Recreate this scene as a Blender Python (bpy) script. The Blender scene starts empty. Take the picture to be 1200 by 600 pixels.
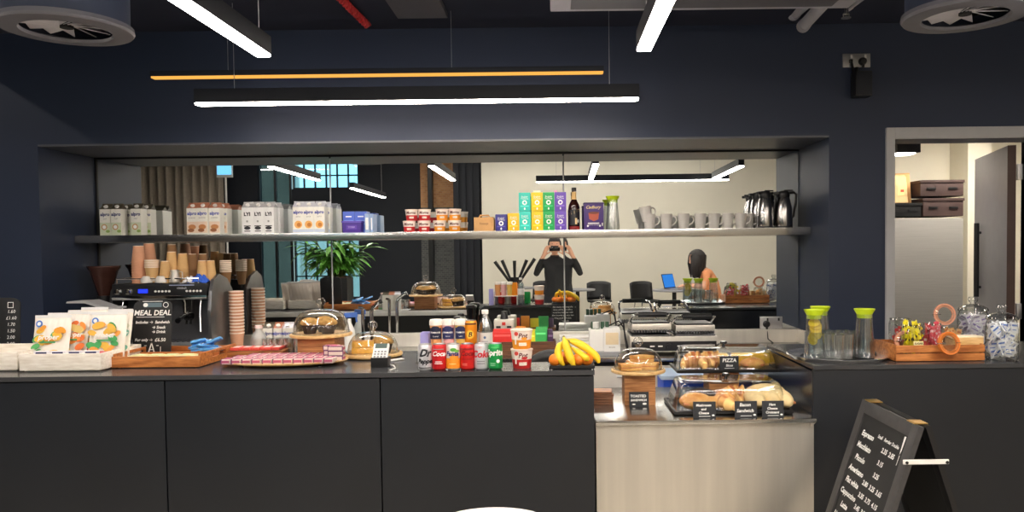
import bpy, bmesh, math, random
from mathutils import Vector, Matrix, Euler
R = random.Random(7)
SC = bpy.context.scene
COL = SC.collection
pi = math.pi
# ---------------------------------------------------------------- camera model
F = 900.0
CU, CV = 650.3, 319.6
PITCH, ROLL = math.radians(1.9), 0.0118
EYE = 1.6

def xu(u, Y, Z):
    """world X of something that stands at depth Y and height Z on image column u"""
    return (u - CU) * Y / F + ROLL * ((Z - EYE) + 0.0332 * Y)

def zv(u, v, Y):
    """world Z of image row v at depth Y"""
    return EYE - (v - 290.0 + ROLL * (u - CU)) * Y / F

# ---------------------------------------------------------------- materials
def lin(c):
    def f(x):
        x = x / 255.0
        return x / 12.92 if x <= 0.04045 else ((x + 0.055) / 1.055) ** 2.4
    return (f(c[0]), f(c[1]), f(c[2]), 1.0)

def mat(name, col, rough=0.5, metal=0.0, noise=0.0, nscale=12.0, bump=0.0, coat=0.0, stretch=None, spec=0.5, emis=0.0, ecol=None):
    m = bpy.data.materials.new(name)
    m.use_nodes = True
    nt = m.node_tree
    b = nt.nodes['Principled BSDF']
    c = lin(col)
    b.inputs['Base Color'].default_value = c
    b.inputs['Roughness'].default_value = rough
    b.inputs['Metallic'].default_value = metal
    b.inputs['Specular IOR Level'].default_value = spec
    b.inputs['Coat Weight'].default_value = coat
    if emis:
        b.inputs['Emission Color'].default_value = lin(ecol or col)
        b.inputs['Emission Strength'].default_value = emis
    if noise or bump:
        tc = nt.nodes.new('ShaderNodeTexCoord')
        mp = nt.nodes.new('ShaderNodeMapping')
        if stretch:
            mp.inputs['Scale'].default_value = stretch
        nz = nt.nodes.new('ShaderNodeTexNoise')
        nz.inputs['Scale'].default_value = nscale
        nz.inputs['Detail'].default_value = 3.0
        nt.links.new(tc.outputs['Object'], mp.inputs['Vector'])
        nt.links.new(mp.outputs['Vector'], nz.inputs['Vector'])
        if noise:
            r = nt.nodes.new('ShaderNodeValToRGB')
            r.color_ramp.elements[0].position = 0.3
            r.color_ramp.elements[1].position = 0.7
            r.color_ramp.elements[0].color = (c[0] * (1 - noise), c[1] * (1 - noise), c[2] * (1 - noise), 1)
            r.color_ramp.elements[1].color = (min(1, c[0] * (1 + noise)), min(1, c[1] * (1 + noise)), min(1, c[2] * (1 + noise)), 1)
            nt.links.new(nz.outputs['Fac'], r.inputs['Fac'])
            nt.links.new(r.outputs['Color'], b.inputs['Base Color'])
        if bump:
            bp = nt.nodes.new('ShaderNodeBump')
            bp.inputs['Strength'].default_value = bump
            bp.inputs['Distance'].default_value = 0.01
            nt.links.new(nz.outputs['Fac'], bp.inputs['Height'])
            nt.links.new(bp.outputs['Normal'], b.inputs['Normal'])
    return m

def ramp_mat(name, c1, c2, scale, stretch, rough=0.45, metal=0.0, detail=4.0, bump=0.0, pos=(0.3, 0.7)):
    m = bpy.data.materials.new(name)
    m.use_nodes = True
    nt = m.node_tree
    b = nt.nodes['Principled BSDF']
    b.inputs['Roughness'].default_value = rough
    b.inputs['Metallic'].default_value = metal
    tc = nt.nodes.new('ShaderNodeTexCoord')
    mp = nt.nodes.new('ShaderNodeMapping')
    mp.inputs['Scale'].default_value = stretch
    nz = nt.nodes.new('ShaderNodeTexNoise')
    nz.inputs['Scale'].default_value = scale
    nz.inputs['Detail'].default_value = detail
    r = nt.nodes.new('ShaderNodeValToRGB')
    r.color_ramp.elements[0].position, r.color_ramp.elements[1].position = pos
    r.color_ramp.elements[0].color = lin(c1)
    r.color_ramp.elements[1].color = lin(c2)
    nt.links.new(tc.outputs['Object'], mp.inputs['Vector'])
    nt.links.new(mp.outputs['Vector'], nz.inputs['Vector'])
    nt.links.new(nz.outputs['Fac'], r.inputs['Fac'])
    nt.links.new(r.outputs['Color'], b.inputs['Base Color'])
    if bump:
        bp = nt.nodes.new('ShaderNodeBump')
        bp.inputs['Strength'].default_value = bump
        bp.inputs['Distance'].default_value = 0.01
        nt.links.new(nz.outputs['Fac'], bp.inputs['Height'])
        nt.links.new(bp.outputs['Normal'], b.inputs['Normal'])
    return m

def glass(name, tint=(250, 252, 252), base=0.05, edge=0.75, power=3.0, rough=0.02):
    """thin clear wall: lets light straight through, mirrors more at grazing angles"""
    m = bpy.data.materials.new(name)
    m.use_nodes = True
    nt = m.node_tree
    nt.nodes.remove(nt.nodes['Principled BSDF'])
    out = nt.nodes['Material Output']
    tr = nt.nodes.new('ShaderNodeBsdfTransparent')
    tr.inputs['Color'].default_value = lin(tint)
    gl = nt.nodes.new('ShaderNodeBsdfGlossy')
    gl.inputs['Roughness'].default_value = rough
    lw = nt.nodes.new('ShaderNodeLayerWeight')
    lw.inputs['Blend'].default_value = 0.5
    pw = nt.nodes.new('ShaderNodeMath'); pw.operation = 'POWER'
    pw.inputs[1].default_value = power
    ml = nt.nodes.new('ShaderNodeMath'); ml.operation = 'MULTIPLY_ADD'
    ml.inputs[1].default_value = edge
    ml.inputs[2].default_value = base
    mx = nt.nodes.new('ShaderNodeMixShader')
    nt.links.new(lw.outputs['Facing'], pw.inputs[0])
    nt.links.new(pw.outputs[0], ml.inputs[0])
    nt.links.new(ml.outputs[0], mx.inputs['Fac'])
    nt.links.new(tr.outputs[0], mx.inputs[1])
    nt.links.new(gl.outputs[0], mx.inputs[2])
    nt.links.new(mx.outputs[0], out.inputs['Surface'])
    return m

def glow(name, col, strength):
    m = bpy.data.materials.new(name)
    m.use_nodes = True
    nt = m.node_tree
    nt.nodes.remove(nt.nodes['Principled BSDF'])
    e = nt.nodes.new('ShaderNodeEmission')
    e.inputs['Color'].default_value = lin(col)
    e.inputs['Strength'].default_value = strength
    nt.links.new(e.outputs[0], nt.nodes['Material Output'].inputs['Surface'])
    return m

def brick_mat(name, c1, c2, mortar, scale):
    m = bpy.data.materials.new(name)
    m.use_nodes = True
    nt = m.node_tree
    b = nt.nodes['Principled BSDF']
    b.inputs['Roughness'].default_value = 0.85
    tc = nt.nodes.new('ShaderNodeTexCoord')
    mp = nt.nodes.new('ShaderNodeMapping')
    mp.inputs['Rotation'].default_value = (pi / 2, 0, 0)
    br = nt.nodes.new('ShaderNodeTexBrick')
    br.inputs['Color1'].default_value = lin(c1)
    br.inputs['Color2'].default_value = lin(c2)
    br.inputs['Mortar'].default_value = lin(mortar)
    br.inputs['Scale'].default_value = scale
    nt.links.new(tc.outputs['Object'], mp.inputs['Vector'])
    nt.links.new(mp.outputs['Vector'], br.inputs['Vector'])
    nt.links.new(br.outputs['Color'], b.inputs['Base Color'])
    return m

M = {}
M['navy'] = mat('navy_paint', (32, 43, 66), 0.55, noise=0.06, nscale=1.5)
M['recess_bounce_grey'] = mat('recess_bounce_grey', (84, 86, 94), 0.4, noise=.05, nscale=2)  # soffit colour lightened to stand in for light bounced up from below
M['navy_dark'] = mat('navy_dark_paint', (13, 19, 31), 0.6, noise=0.06, nscale=1.5)
M['ceil'] = mat('ceiling_navy', (30, 36, 56), 0.75, noise=0.08, nscale=2)
M['cream'] = mat('cream_paint', (226, 221, 206), 0.75, noise=0.02, nscale=2)
M['floor'] = mat('floor_concrete', (190, 182, 168), 0.5, noise=0.1, nscale=3)
M['black_panel'] = mat('black_laminate', (23, 27, 34), 0.4, noise=0.08, nscale=4)
M['counter'] = mat('counter_top_dark', (60, 61, 64), 0.22, noise=0.1, nscale=8)
M['gap'] = mat('shadow_gap', (10, 11, 14), 0.7, noise=0.05)
M['steel'] = mat('brushed_steel', (224, 219, 210), 0.4, 0.9, noise=0.08, nscale=3, stretch=(5, 1, .25))
M['steel_top'] = mat('brushed_steel_top', (200, 199, 196), 0.2, 1.0, noise=0.06, nscale=6, stretch=(1, 30, 1))
M['flask'] = mat('flask_steel', (158, 156, 154), 0.2, 1.0, noise=.05)
M['tray_rim'] = mat('tray_rim', (244, 244, 244), 0.16, 0.9, noise=.02)
M['chrome'] = mat('chrome', (225, 225, 225), 0.08, 1.0, noise=0.02)
M['alu'] = mat('aluminium', (190, 190, 192), 0.35, 1.0, noise=0.05)
M['alu_dark'] = mat('dark_aluminium', (120, 120, 124), 0.35, 1.0, noise=0.05)
M['mirror'] = mat('mirror_silver', (236, 240, 240), 0.0, 1.0, noise=0.005)
M['black'] = mat('black_plastic', (22, 22, 24), 0.4, noise=0.06)
M['black_gloss'] = mat('black_gloss', (16, 16, 18), 0.15, noise=0.05)
M['slate'] = mat('slate_board', (44, 46, 50), 0.75, noise=0.12, nscale=30)
M['chalkboard'] = mat('chalkboard_black', (26, 27, 29), 0.6, noise=0.2, nscale=8)
M['chalk'] = mat('chalk_white', (238, 238, 235), 0.9, noise=0.05, nscale=80)
M['white'] = mat('white_plastic', (236, 234, 230), 0.4, noise=0.02)
M['offwhite'] = mat('off_white', (222, 216, 204), 0.5, noise=0.03)
M['grey'] = mat('grey_plastic', (140, 141, 145), 0.45, noise=0.04)
M['frame_grey'] = mat('door_frame_grey', (176, 176, 178), 0.5, noise=0.03)
M['duct'] = mat('duct_grey', (92, 92, 100), 0.5, noise=0.05)
M['duct_pale'] = mat('duct_pale', (178, 178, 188), 0.55, noise=0.04)
M['fridge'] = mat('fridge_steel', (178, 176, 172), 0.45, 0.35, noise=0.05, nscale=4, stretch=(1, 1, 30))
M['wood'] = ramp_mat('acacia_wood', (120, 66, 30), (196, 128, 72), 9, (1, 6, 14), 0.4)
M['wood_block'] = ramp_mat('oak_block', (140, 84, 44), (204, 146, 92), 10, (1, 4, 16), 0.45)
M['wood_tray'] = ramp_mat('tray_wood', (150, 82, 36), (212, 138, 76), 8, (1.5, 9, 9), 0.4)
M['wood_pale'] = ramp_mat('pale_wood', (205, 160, 100), (236, 200, 142), 9, (2, 9, 9), 0.45)
M['wood_dark'] = ramp_mat('walnut', (70, 40, 24), (120, 76, 48), 9, (1, 8, 12), 0.45)
M['whitewash'] = ramp_mat('whitewashed_wood', (222, 212, 198), (246, 240, 230), 8, (2, 8, 12), 0.6)
M['kraft'] = mat('kraft_card', (196, 150, 98), 0.8, noise=0.06, nscale=20)
M['cup_pink'] = mat('kraft_cup_pink', (205, 150, 118), 0.75, noise=0.05, nscale=20)
M['cup_tan'] = mat('kraft_cup_tan', (206, 166, 112), 0.75, noise=0.05, nscale=20)
M['cup_brown'] = mat('kraft_cup_brown', (128, 92, 58), 0.75, noise=0.06, nscale=20)
M['cup_rim'] = mat('cup_rim', (244, 226, 208), 0.6, noise=0.02)
M['stoneware'] = mat('stoneware_white', (206, 202, 197), 0.35, noise=0.03)
M['curtain'] = mat('curtain_taupe', (150, 138, 124), 0.9, noise=0.08, nscale=30)
M['leaf'] = mat('leaf_green', (92, 152, 54), 0.45, noise=0.35, nscale=6)
M['stem'] = mat('plant_stem', (86, 96, 50), 0.7, noise=0.1)
M['glass'] = glass('clear_glass', (244, 247, 247), base=0.1, edge=0.8, power=2.0, rough=.05)
M['glassware'] = glass('table_glass', (240, 244, 244), base=0.24, edge=0.65, power=1.6, rough=.16)
M['dome'] = glass('dome_glass', (248, 250, 250), base=0.09, edge=0.8, power=1.9, rough=.05)
M['acrylic'] = glass('acrylic_cover', (248, 250, 250), base=0.08, edge=0.8, power=1.9, rough=.06)
M['teal_glass'] = glass('teal_glass', (165, 172, 170), base=0.12, edge=0.6)
M['pane'] = glass('window_pane', (225, 245, 250), base=0.05, edge=0.6)
M['water'] = glass('water', (232, 240, 242), base=0.14, edge=0.5, power=2, rough=.12)
M['pet'] = glass('clear_bottle_plastic', (246, 250, 252), base=0.26, edge=0.6, power=1.6, rough=0.2)
M['milky'] = glass('milky_plastic', (225, 230, 228), base=0.35, edge=0.5, power=1.5, rough=0.5)
M['lamp'] = glow('lamp_diffuser', (255, 244, 232), 26.0)
M['lamp_fill'] = glow('fill_diffuser', (255, 244, 232), 11.0)
M['lamp_amber'] = glow('amber_diffuser', (255, 184, 84), .42)
M['screen_blue'] = glow('laptop_screen', (60, 140, 235), .4)
M['display_blue'] = glow('machine_display', (40, 60, 255), .6)
M['sign_blue'] = glow('sign_screen', (120, 200, 255), .6)
M['yolk'] = mat('pastry_yellow', (238, 190, 60), 0.55, noise=0.12, nscale=30)
M['crust'] = ramp_mat('bread_crust', (204, 124, 52), (246, 198, 120), 14, (1, 1, 1), 0.55, bump=0.3)
M['croissant'] = ramp_mat('croissant_crust', (186, 100, 38), (250, 206, 132), 5, (7, .7, .7), 0.45, bump=.2, pos=(.38, .6))
M['crumb'] = mat('bread_crumb', (240, 214, 160), 0.8, noise=0.1, nscale=40, bump=0.2)
M['toast'] = ramp_mat('toast', (206, 140, 66), (240, 196, 120), 16, (1, 1, 1), 0.7, bump=0.2)
M['filling'] = mat('sandwich_filling', (206, 130, 84), 0.6, noise=0.3, nscale=40)
M['muffin'] = mat('muffin_top', (196, 150, 84), 0.85, noise=0.35, nscale=60, bump=0.6)
M['muffin_choc'] = mat('muffin_chocolate', (60, 42, 34), 0.8, noise=0.3, nscale=50, bump=0.4)
M['banana'] = mat('banana_skin', (244, 204, 40), 0.5, noise=0.08, nscale=8)
M['banana_tip'] = mat('banana_tip', (110, 96, 40), 0.7, noise=0.1)
M['orange'] = mat('orange_peel', (238, 130, 30), 0.5, noise=0.06, nscale=60, bump=0.2)
M['lemon'] = mat('lemon_flesh', (250, 214, 40), 0.5, noise=0.1, nscale=30)
M['lime'] = mat('lime_silicone', (190, 214, 20), 0.45, noise=0.03)
M['hopper'] = mat('grinder_hopper', (70, 44, 38), 0.25, noise=0.15, nscale=20)
M['skin'] = mat('skin', (224, 170, 140), 0.55, noise=0.04)
M['hair'] = mat('dark_hair', (34, 27, 26), 0.5, noise=0.3, nscale=40, stretch=(1, 1, 0.1))
M['shirt'] = mat('black_shirt', (30, 31, 34), 0.8, noise=0.1, nscale=20)
M['peach'] = mat('peach_top', (240, 160, 110), 0.8, noise=0.05, nscale=20)
M['creamcloth'] = mat('cream_cloth', (228, 214, 190), 0.85, noise=0.04, nscale=20)
M['trousers'] = mat('dark_trousers', (36, 38, 46), 0.85, noise=0.08, nscale=20)
M['red_cable'] = mat('red_cable', (190, 46, 50), 0.5, noise=0.3, nscale=60)
M['brown_card'] = mat('dark_brown_crate', (62, 44, 42), 0.6, noise=0.1)
M['copper'] = mat('orange_rubber', (232, 130, 50), 0.5, noise=0.05)
M['ring_pink'] = mat('pale_rubber', (226, 160, 130), 0.5, noise=0.05)
M['brick_warm'] = brick_mat('brick_warm', (206, 156, 110), (184, 130, 90), (190, 160, 130), 7)
M['brick_grey'] = brick_mat('brick_grey', (96, 98, 98), (76, 78, 80), (120, 120, 118), 7)
_pc = {}
def paint(col, rough=0.45, metal=0.0):
    k = (col, rough, metal)
    if k not in _pc:
        _pc[k] = mat('print_%02x%02x%02x' % col, col, rough, metal, noise=0.03, nscale=30)
    return _pc[k]
WHITE = (240, 239, 236); INK = (24, 26, 34); NAVY = (34, 40, 92)

# ---------------------------------------------------------------- mesh building
def T(x=0, y=0, z=0): return Matrix.Translation((x, y, z))
def RX(a): return Matrix.Rotation(a, 4, 'X')
def RY(a): return Matrix.Rotation(a, 4, 'Y')
def RZ(a): return Matrix.Rotation(a, 4, 'Z')
def S3(x, y, z): return Matrix.Diagonal((x, y, z, 1))

class MB:
    def __init__(s):
        s.bm = bmesh.new()
        s.mi = 0
    def put(s, t, X=None, mi=None, keep=False):
        if X is not None:
            bmesh.ops.transform(t, matrix=X, verts=t.verts)
        if not keep:
            for f in t.faces:
                f.material_index = s.mi if mi is None else mi
        me = bpy.data.meshes.new('tmp')
        t.to_mesh(me); t.free()
        s.bm.from_mesh(me)
        bpy.data.meshes.remove(me)
        return s
    def box(s, c, d, bev=0.0, X=None, seg=2, taper=None):
        t = bmesh.new()
        bmesh.ops.create_cube(t, size=1.0)
        for v in t.verts:
            k = 1.0
            if taper and v.co.z > 0: k = taper
            v.co = Vector((v.co.x * d[0] * k, v.co.y * d[1] * k, v.co.z * d[2]))
        if bev:
            bmesh.ops.bevel(t, geom=list(t.edges), offset=bev, segments=seg, profile=0.7, affect='EDGES')
        Y = T(*c)
        return s.put(t, X @ Y if X is not None else Y)
    def span(s, x0, x1, y0, y1, z0, z1, bev=0.0):
        return s.box(((x0 + x1) / 2, (y0 + y1) / 2, (z0 + z1) / 2), (abs(x1 - x0), abs(y1 - y0), abs(z1 - z0)), bev)
    def lathe(s, prof, seg=24, X=None, bands=None, ang=2 * pi):
        """prof: list of (r, z); bands: material index per profile segment"""
        t = bmesh.new()
        rings = []
        for r, z in prof:
            if r < 1e-6:
                rings.append([t.verts.new((0, 0, z))])
            else:
                rings.append([t.verts.new((r * math.cos(2 * pi * i / seg), r * math.sin(2 * pi * i / seg), z)) for i in range(seg)])
        for k in range(len(rings) - 1):
            a, b = rings[k], rings[k + 1]
            mi = bands[k] if bands else s.mi
            for i in range(seg):
                j = (i + 1) % seg
                if len(a) == 1 and len(b) == 1: continue
                if len(a) == 1: vs = (a[0], b[j], b[i])
                elif len(b) == 1: vs = (a[i], a[j], b[0])
                else: vs = (a[i], a[j], b[j], b[i])
                f = t.faces.new(vs); f.material_index = mi
        return s.put(t, X, keep=True)
    def cyl(s, r, h, c=(0, 0, 0), X=None, seg=20, r2=None, bev=0.0):
        r2 = r if r2 is None else r2
        p = [(0, 0), (r - bev, 0)] + ([(r, bev), (r2, h - bev)] if bev else [(r, 0.0), (r2, h)][(0 if False else 0):]) + [(r2 - bev, h), (0, h)]
        q = []
        for e in p:
            if not q or (abs(e[0] - q[-1][0]) + abs(e[1] - q[-1][1])) > 1e-7: q.append(e)
        Y = T(*c)
        return s.lathe(q, seg, X @ Y if X is not None else Y)
    def tube(s, pts, r, seg=8, X=None, cap=True):
        pts = [Vector(p) for p in pts]
        n = len(pts)
        rs = r if isinstance(r, (list, tuple)) else [r] * n
        t = bmesh.new()
        rings = []
        nrm = None
        for i, p in enumerate(pts):
            d = (pts[min(i + 1, n - 1)] - pts[max(i - 1, 0)]).normalized()
            if nrm is None:
                nrm = d.orthogonal().normalized()
            else:
                nrm = (nrm - d * nrm.dot(d))
                nrm = nrm.normalized() if nrm.length > 1e-6 else d.orthogonal().normalized()
            bn = d.cross(nrm)
            rings.append([t.verts.new(p + (nrm * math.cos(2 * pi * k / seg) + bn * math.sin(2 * pi * k / seg)) * rs[i]) for k in range(seg)])
        for i in range(n - 1):
            for k in range(seg):
                t.faces.new((rings[i][k], rings[i][(k + 1) % seg], rings[i + 1][(k + 1) % seg], rings[i + 1][k]))
        if cap:
            t.faces.new(list(reversed(rings[0]))); t.faces.new(rings[-1])
        return s.put(t, X)
    def prism(s, poly, h, X=None, bev=0.0):
        """polygon in local xy pushed up z by h"""
        t = bmesh.new()
        vs = [t.verts.new((p[0], p[1], 0)) for p in poly]
        f = t.faces.new(vs)
        e = bmesh.ops.extrude_face_region(t, geom=[f])
        bmesh.ops.translate(t, vec=(0, 0, h), verts=[v for v in e['geom'] if isinstance(v, bmesh.types.BMVert)])
        bmesh.ops.recalc_face_normals(t, faces=t.faces)
        if bev:
            bmesh.ops.bevel(t, geom=list(t.edges), offset=bev, segments=2, profile=0.7, affect='EDGES')
        return s.put(t, X)
    def ball(s, d, X=None, seg=16, c=(0, 0, 0), jit=0.0):
        t = bmesh.new()
        bmesh.ops.create_uvsphere(t, u_segments=seg, v_segments=max(6, seg // 2), radius=1.0)
        for v in t.verts:
            k = 1 + (R.random() - .5) * jit
            v.co = Vector((v.co.x * d[0] * k, v.co.y * d[1] * k, v.co.z * d[2] * k))
        Y = T(*c)
        return s.put(t, X @ Y if X is not None else Y)
    def sheet(s, fn, nu, nv, X=None):
        t = bmesh.new()
        g = [[t.verts.new(fn(i / nu, j / nv)) for j in range(nv + 1)] for i in range(nu + 1)]
        for i in range(nu):
            for j in range(nv):
                t.faces.new((g[i][j], g[i + 1][j], g[i + 1][j + 1], g[i][j + 1]))
        return s.put(t, X)
    def obj(s, name, mats, parent=None, loc=None, rot=None, smooth=38, label=None):
        me = bpy.data.meshes.new(name)
        for f in s.bm.faces: f.smooth = True
        s.bm.to_mesh(me); s.bm.free()
        if not isinstance(mats, (list, tuple)): mats = [mats]
        for m in mats: me.materials.append(M[m] if isinstance(m, str) else m)
        if smooth: me.set_sharp_from_angle(angle=math.radians(smooth))
        o = bpy.data.objects.new(name, me)
        COL.objects.link(o)
        if parent: o.parent = parent
        if loc: o.location = loc
        if rot: o.rotation_euler = rot
        if label: o['label'] = label
        return o

def thing(name, label, cat, loc=(0, 0, 0), rz=0.0, group=None):
    o = bpy.data.objects.new(name, None)
    o.empty_display_size = 0.05
    COL.objects.link(o)
    o.location = loc
    o.rotation_euler = (0, 0, rz)
    return tag(o, label, cat, group)

def tag(o, label, cat, group=None, kind=None):
    o['label'] = label; o['category'] = cat
    if group: o['group'] = group
    if kind: o['kind'] = kind
    return o

def struct(o):
    o['kind'] = 'structure'
    return o

def kids(o): return [c for c in COL.objects if c.parent == o]

_family = {}
def dup(root, loc, rz=None, label=None, group=None, rot=None):
    r = root.copy(); COL.objects.link(r); r.location = loc
    if rz is not None: r.rotation_euler = (0, 0, rz)
    if rot is not None: r.rotation_euler = rot
    if label: r['label'] = label
    if group: r['group'] = group
    if root.name not in _family: _family[root.name] = [(c, kids(c)) for c in kids(root)]
    for ch, gs in _family[root.name]:
        c = ch.copy(); COL.objects.link(c); c.parent = r
        for g in gs:
            d = g.copy(); COL.objects.link(d); d.parent = c
    return r

# ---------------------------------------------------------------- printed marks and lettering
PENDING = []
def prints(parent, items, y=0.0, bend=None, name='print', X=None, lift=0.0004):
    """flat marks on the face at local y looking towards -y.
    ('r',x,z,w,h,mat) ('e',x,z,rx,rz,mat) ('t',text,x,z,size,mat[,shear]) ('p',[(x,z)..],mat)"""
    me = bpy.data.meshes.new(name)
    o = bpy.data.objects.new(name, me)
    COL.objects.link(o)
    o.parent = parent
    if X is not None: o.matrix_local = X
    PENDING.append((o, items, y, bend, lift))
    return o

def fill_prints():
    texts = []
    for o, items, y, bend, lift in PENDING:
        for it in items:
            if it[0] == 't':
                c = bpy.data.curves.new('txt', 'FONT')
                c.body = it[1]; c.size = it[4]; c.align_x = 'CENTER'; c.align_y = 'CENTER'
                c.resolution_u = 2
                if len(it) > 6: c.shear = it[6]
                if len(it) > 7: c.offset = it[7]
                t = bpy.data.objects.new('txt', c)
                COL.objects.link(t)
                texts.append(t)
    dg = bpy.context.evaluated_depsgraph_get()
    dg.update()
    meshes = [bpy.data.meshes.new_from_object(t.evaluated_get(dg)) for t in texts]
    k = 0
    for o, items, y, bend, lift in PENDING:
        bm = bmesh.new()
        slots = []
        for n, it in enumerate(items):
            m = it[5] if it[0] in 'ret' else it[2]
            if isinstance(m, str): m = M[m]
            elif isinstance(m, tuple): m = paint(m)
            if m not in slots: slots.append(m)
            si = slots.index(m)
            d = lift * (1 + n * 0.35)
            polys = []
            if it[0] == 'r':
                _, x, z, w, h, _m = it
                q = 8 if bend else 1
                for i in range(q):
                    a, b = x - w / 2 + w * i / q, x - w / 2 + w * (i + 1) / q
                    polys.append([(a, z - h / 2), (b, z - h / 2), (b, z + h / 2), (a, z + h / 2)])
            elif it[0] == 'e':
                _, x, z, rx, rz_, _m = it
                polys.append([(x + rx * math.cos(2 * pi * i / 16), z + rz_ * math.sin(2 * pi * i / 16)) for i in range(16)])
            elif it[0] == 'p':
                polys.append(it[1])
            else:
                me = meshes[k]; k += 1
                co = [(v.co.x + it[2], v.co.y + it[3]) for v in me.vertices]
                for p in me.polygons:
                    polys.append([co[i] for i in p.vertices])
            for pl in polys:
                vs = []
                for x, z in pl:
                    if bend:
                        vs.append(bm.verts.new((x, d, z)))
                    else:
                        vs.append(bm.verts.new((x, y - d, z)))
                try:
                    f = bm.faces.new(vs); f.material_index = si
                except ValueError:
                    pass
        if bend:   # cut the marks fine enough to hug the round side, then wrap them
            bmesh.ops.triangulate(bm, faces=bm.faces[:])
            for q in range(2):
                bmesh.ops.subdivide_edges(bm, edges=[e for e in bm.edges if e.calc_length() > .007], cuts=1)
                bmesh.ops.triangulate(bm, faces=bm.faces[:])
            for v in bm.verts:
                a, rr = v.co.x / bend, bend + v.co.y + .0002
                v.co = Vector((rr * math.sin(a), -rr * math.cos(a), v.co.z))
        bm.to_mesh(o.data); bm.free()
        for m in slots: o.data.materials.append(m)
    for t in texts:
        c = t.data
        bpy.data.objects.remove(t); bpy.data.curves.remove(c)

ORD = ['first', 'second', 'third', 'fourth', 'fifth', 'sixth', 'seventh', 'eighth', 'ninth', 'tenth', 'eleventh', 'twelfth', 'thirteenth', 'fourteenth', 'fifteenth', 'sixteenth']
ZC, ZS, ZB = 1.065, 0.84, 0.92      # dark counter, steel counter, back worktop
YM, YW, YF = 5.35, 4.76, 3.31       # mirror, wall face, counter front
# ================================================================ SETTING
def wallbox(name, m, *spans):
    b = MB()
    for s in spans: b.span(*s)
    return struct(b.obj(name, m))

wallbox('floor', 'floor', (-8.5, 6.2, -3.7, 8.2, -0.1, 0))
wallbox('ceiling', 'ceil', (-3.87, 6.2, 2.2, 5.5, 2.95, 4.0))
wallbox('ceiling_back', 'ceil', (-8.5, 6.2, -3.7, 8.2, 4.0, 4.1))
XL, XR, ZT = -3.18, 1.70, 2.27
DX0, DX1, DZ = 2.10, 3.02, 2.24
wallbox('wall_front', 'navy',
        (-8.5, XL, YW, 5.5, 0, 4.0), (XL, XR, YW, 5.5, ZT, 4.0), (XR, DX0, YW, 5.5, 0, 4.0),
        (DX0, DX1, YW, 4.98, DZ, 4.0), (DX1, 6.2, YW, 4.98, 0, 4.0), (XL, XR, 5.36, 5.5, 0, ZT))
wallbox('ceiling_recess', 'recess_bounce_grey', (XL, XR, YW + .001, 5.36, ZT - .012, ZT))
wallbox('wall_left', 'navy', (-8.6, -8.5, -3.7, 8.2, 0, 4.0))
wallbox('wall_right', 'cream', (6.2, 6.3, -3.7, 8.2, 0, 4.0))
wallbox('wall_back_cream', 'cream', (-1.25, 6.2, -2.75, -2.6, 0, 4.0))
# far dark wall with two windows
wx0, wx1 = -4.80, -3.58
wallbox('wall_back_dark', 'navy_dark',
        (-8.5, -5.42, -3.6, -3.4, 0, 4.0), (-5.42, wx0, -3.6, -3.4, 3.6, 4.0), (-5.42, wx0, -3.6, -3.4, 0, .3),
        (wx0, wx1, -3.6, -3.4, 3.72, 4.0), (wx0, wx1, -3.6, -3.4, 1.95, 2.72), (wx0, wx1, -3.6, -3.4, 0, .7),
        (wx1, -1.25, -3.6, -3.4, 0, 4.0))
b = MB(); b.span(-2.43, -1.74, -3.4, -3.33, 2.35, 4.0)
struct(b.obj('wall_brick_upper', 'brick_warm'))
b = MB(); b.span(-2.43, -1.74, -3.4, -3.33, 0, 2.35)
struct(b.obj('wall_brick_lower', 'brick_grey'))
b = MB(); b.span(-2.28, -2.20, -3.33, -3.2, 0, 4.0)
struct(b.obj('column_slim', 'black'))
b = MB(); b.span(-1.76, -1.25, -3.3, -2.75, 0, 4.0)
for k in range(4): b.span(-1.72 + k * .12, -1.66 + k * .12, -2.75, -2.71, 0, 4.0)
struct(b.obj('column', 'navy_dark'))
def window(name, x0, x1, z0, z1, nx, nz, y=-3.5):
    b = MB()
    t = .03
    for s in ((x0, x0 + t, z0, z1), (x1 - t, x1, z0, z1), (x0, x1, z0, z0 + t), (x0, x1, z1 - t, z1)):
        b.span(s[0], s[1], y - .03, y + .03, s[2], s[3])
    for i in range(1, nx):
        x = x0 + (x1 - x0) * i / nx; b.span(x - .014, x + .014, y - .02, y + .02, z0, z1)
    for i in range(1, nz):
        z = z0 + (z1 - z0) * i / nz; b.span(x0, x1, y - .02, y + .02, z - .012, z + .012)
    w = struct(b.obj(name, 'black'))
    b = MB(); b.span(x0 + t, x1 - t, y - .004, y + .004, z0 + t, z1 - t)
    b.obj('pane', 'pane', w)
window('window_1', wx0, wx1, 2.72, 3.72, 6, 4)
window('window_2', wx0, wx1, .7, 1.95, 6, 3)
# building across the street, seen through the windows
fb = MB(); fb.span(-9, -1, -9.2, -9, 0, 2.9); fb.span(-13, -6.5, -9.0, -8.9, 0, 9)
fb = struct(fb.obj('exterior_facade', mat('far_facade', (196, 176, 158), .8, noise=.2, nscale=1.2)))
gb = MB()
gb.span(-5.42, -4.82, -3.49, -3.47, .3, 3.6)
gp = struct(gb.obj('window_3', 'teal_glass'))
gb = MB()
for x in (-5.42, -5.12, -4.84): gb.span(x - .02, x + .02, -3.5, -3.44, .3, 3.6)
gb.span(-5.42, -4.82, -3.5, -3.44, 2.3, 2.36)
gb.obj('frame', 'black', gp)
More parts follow.
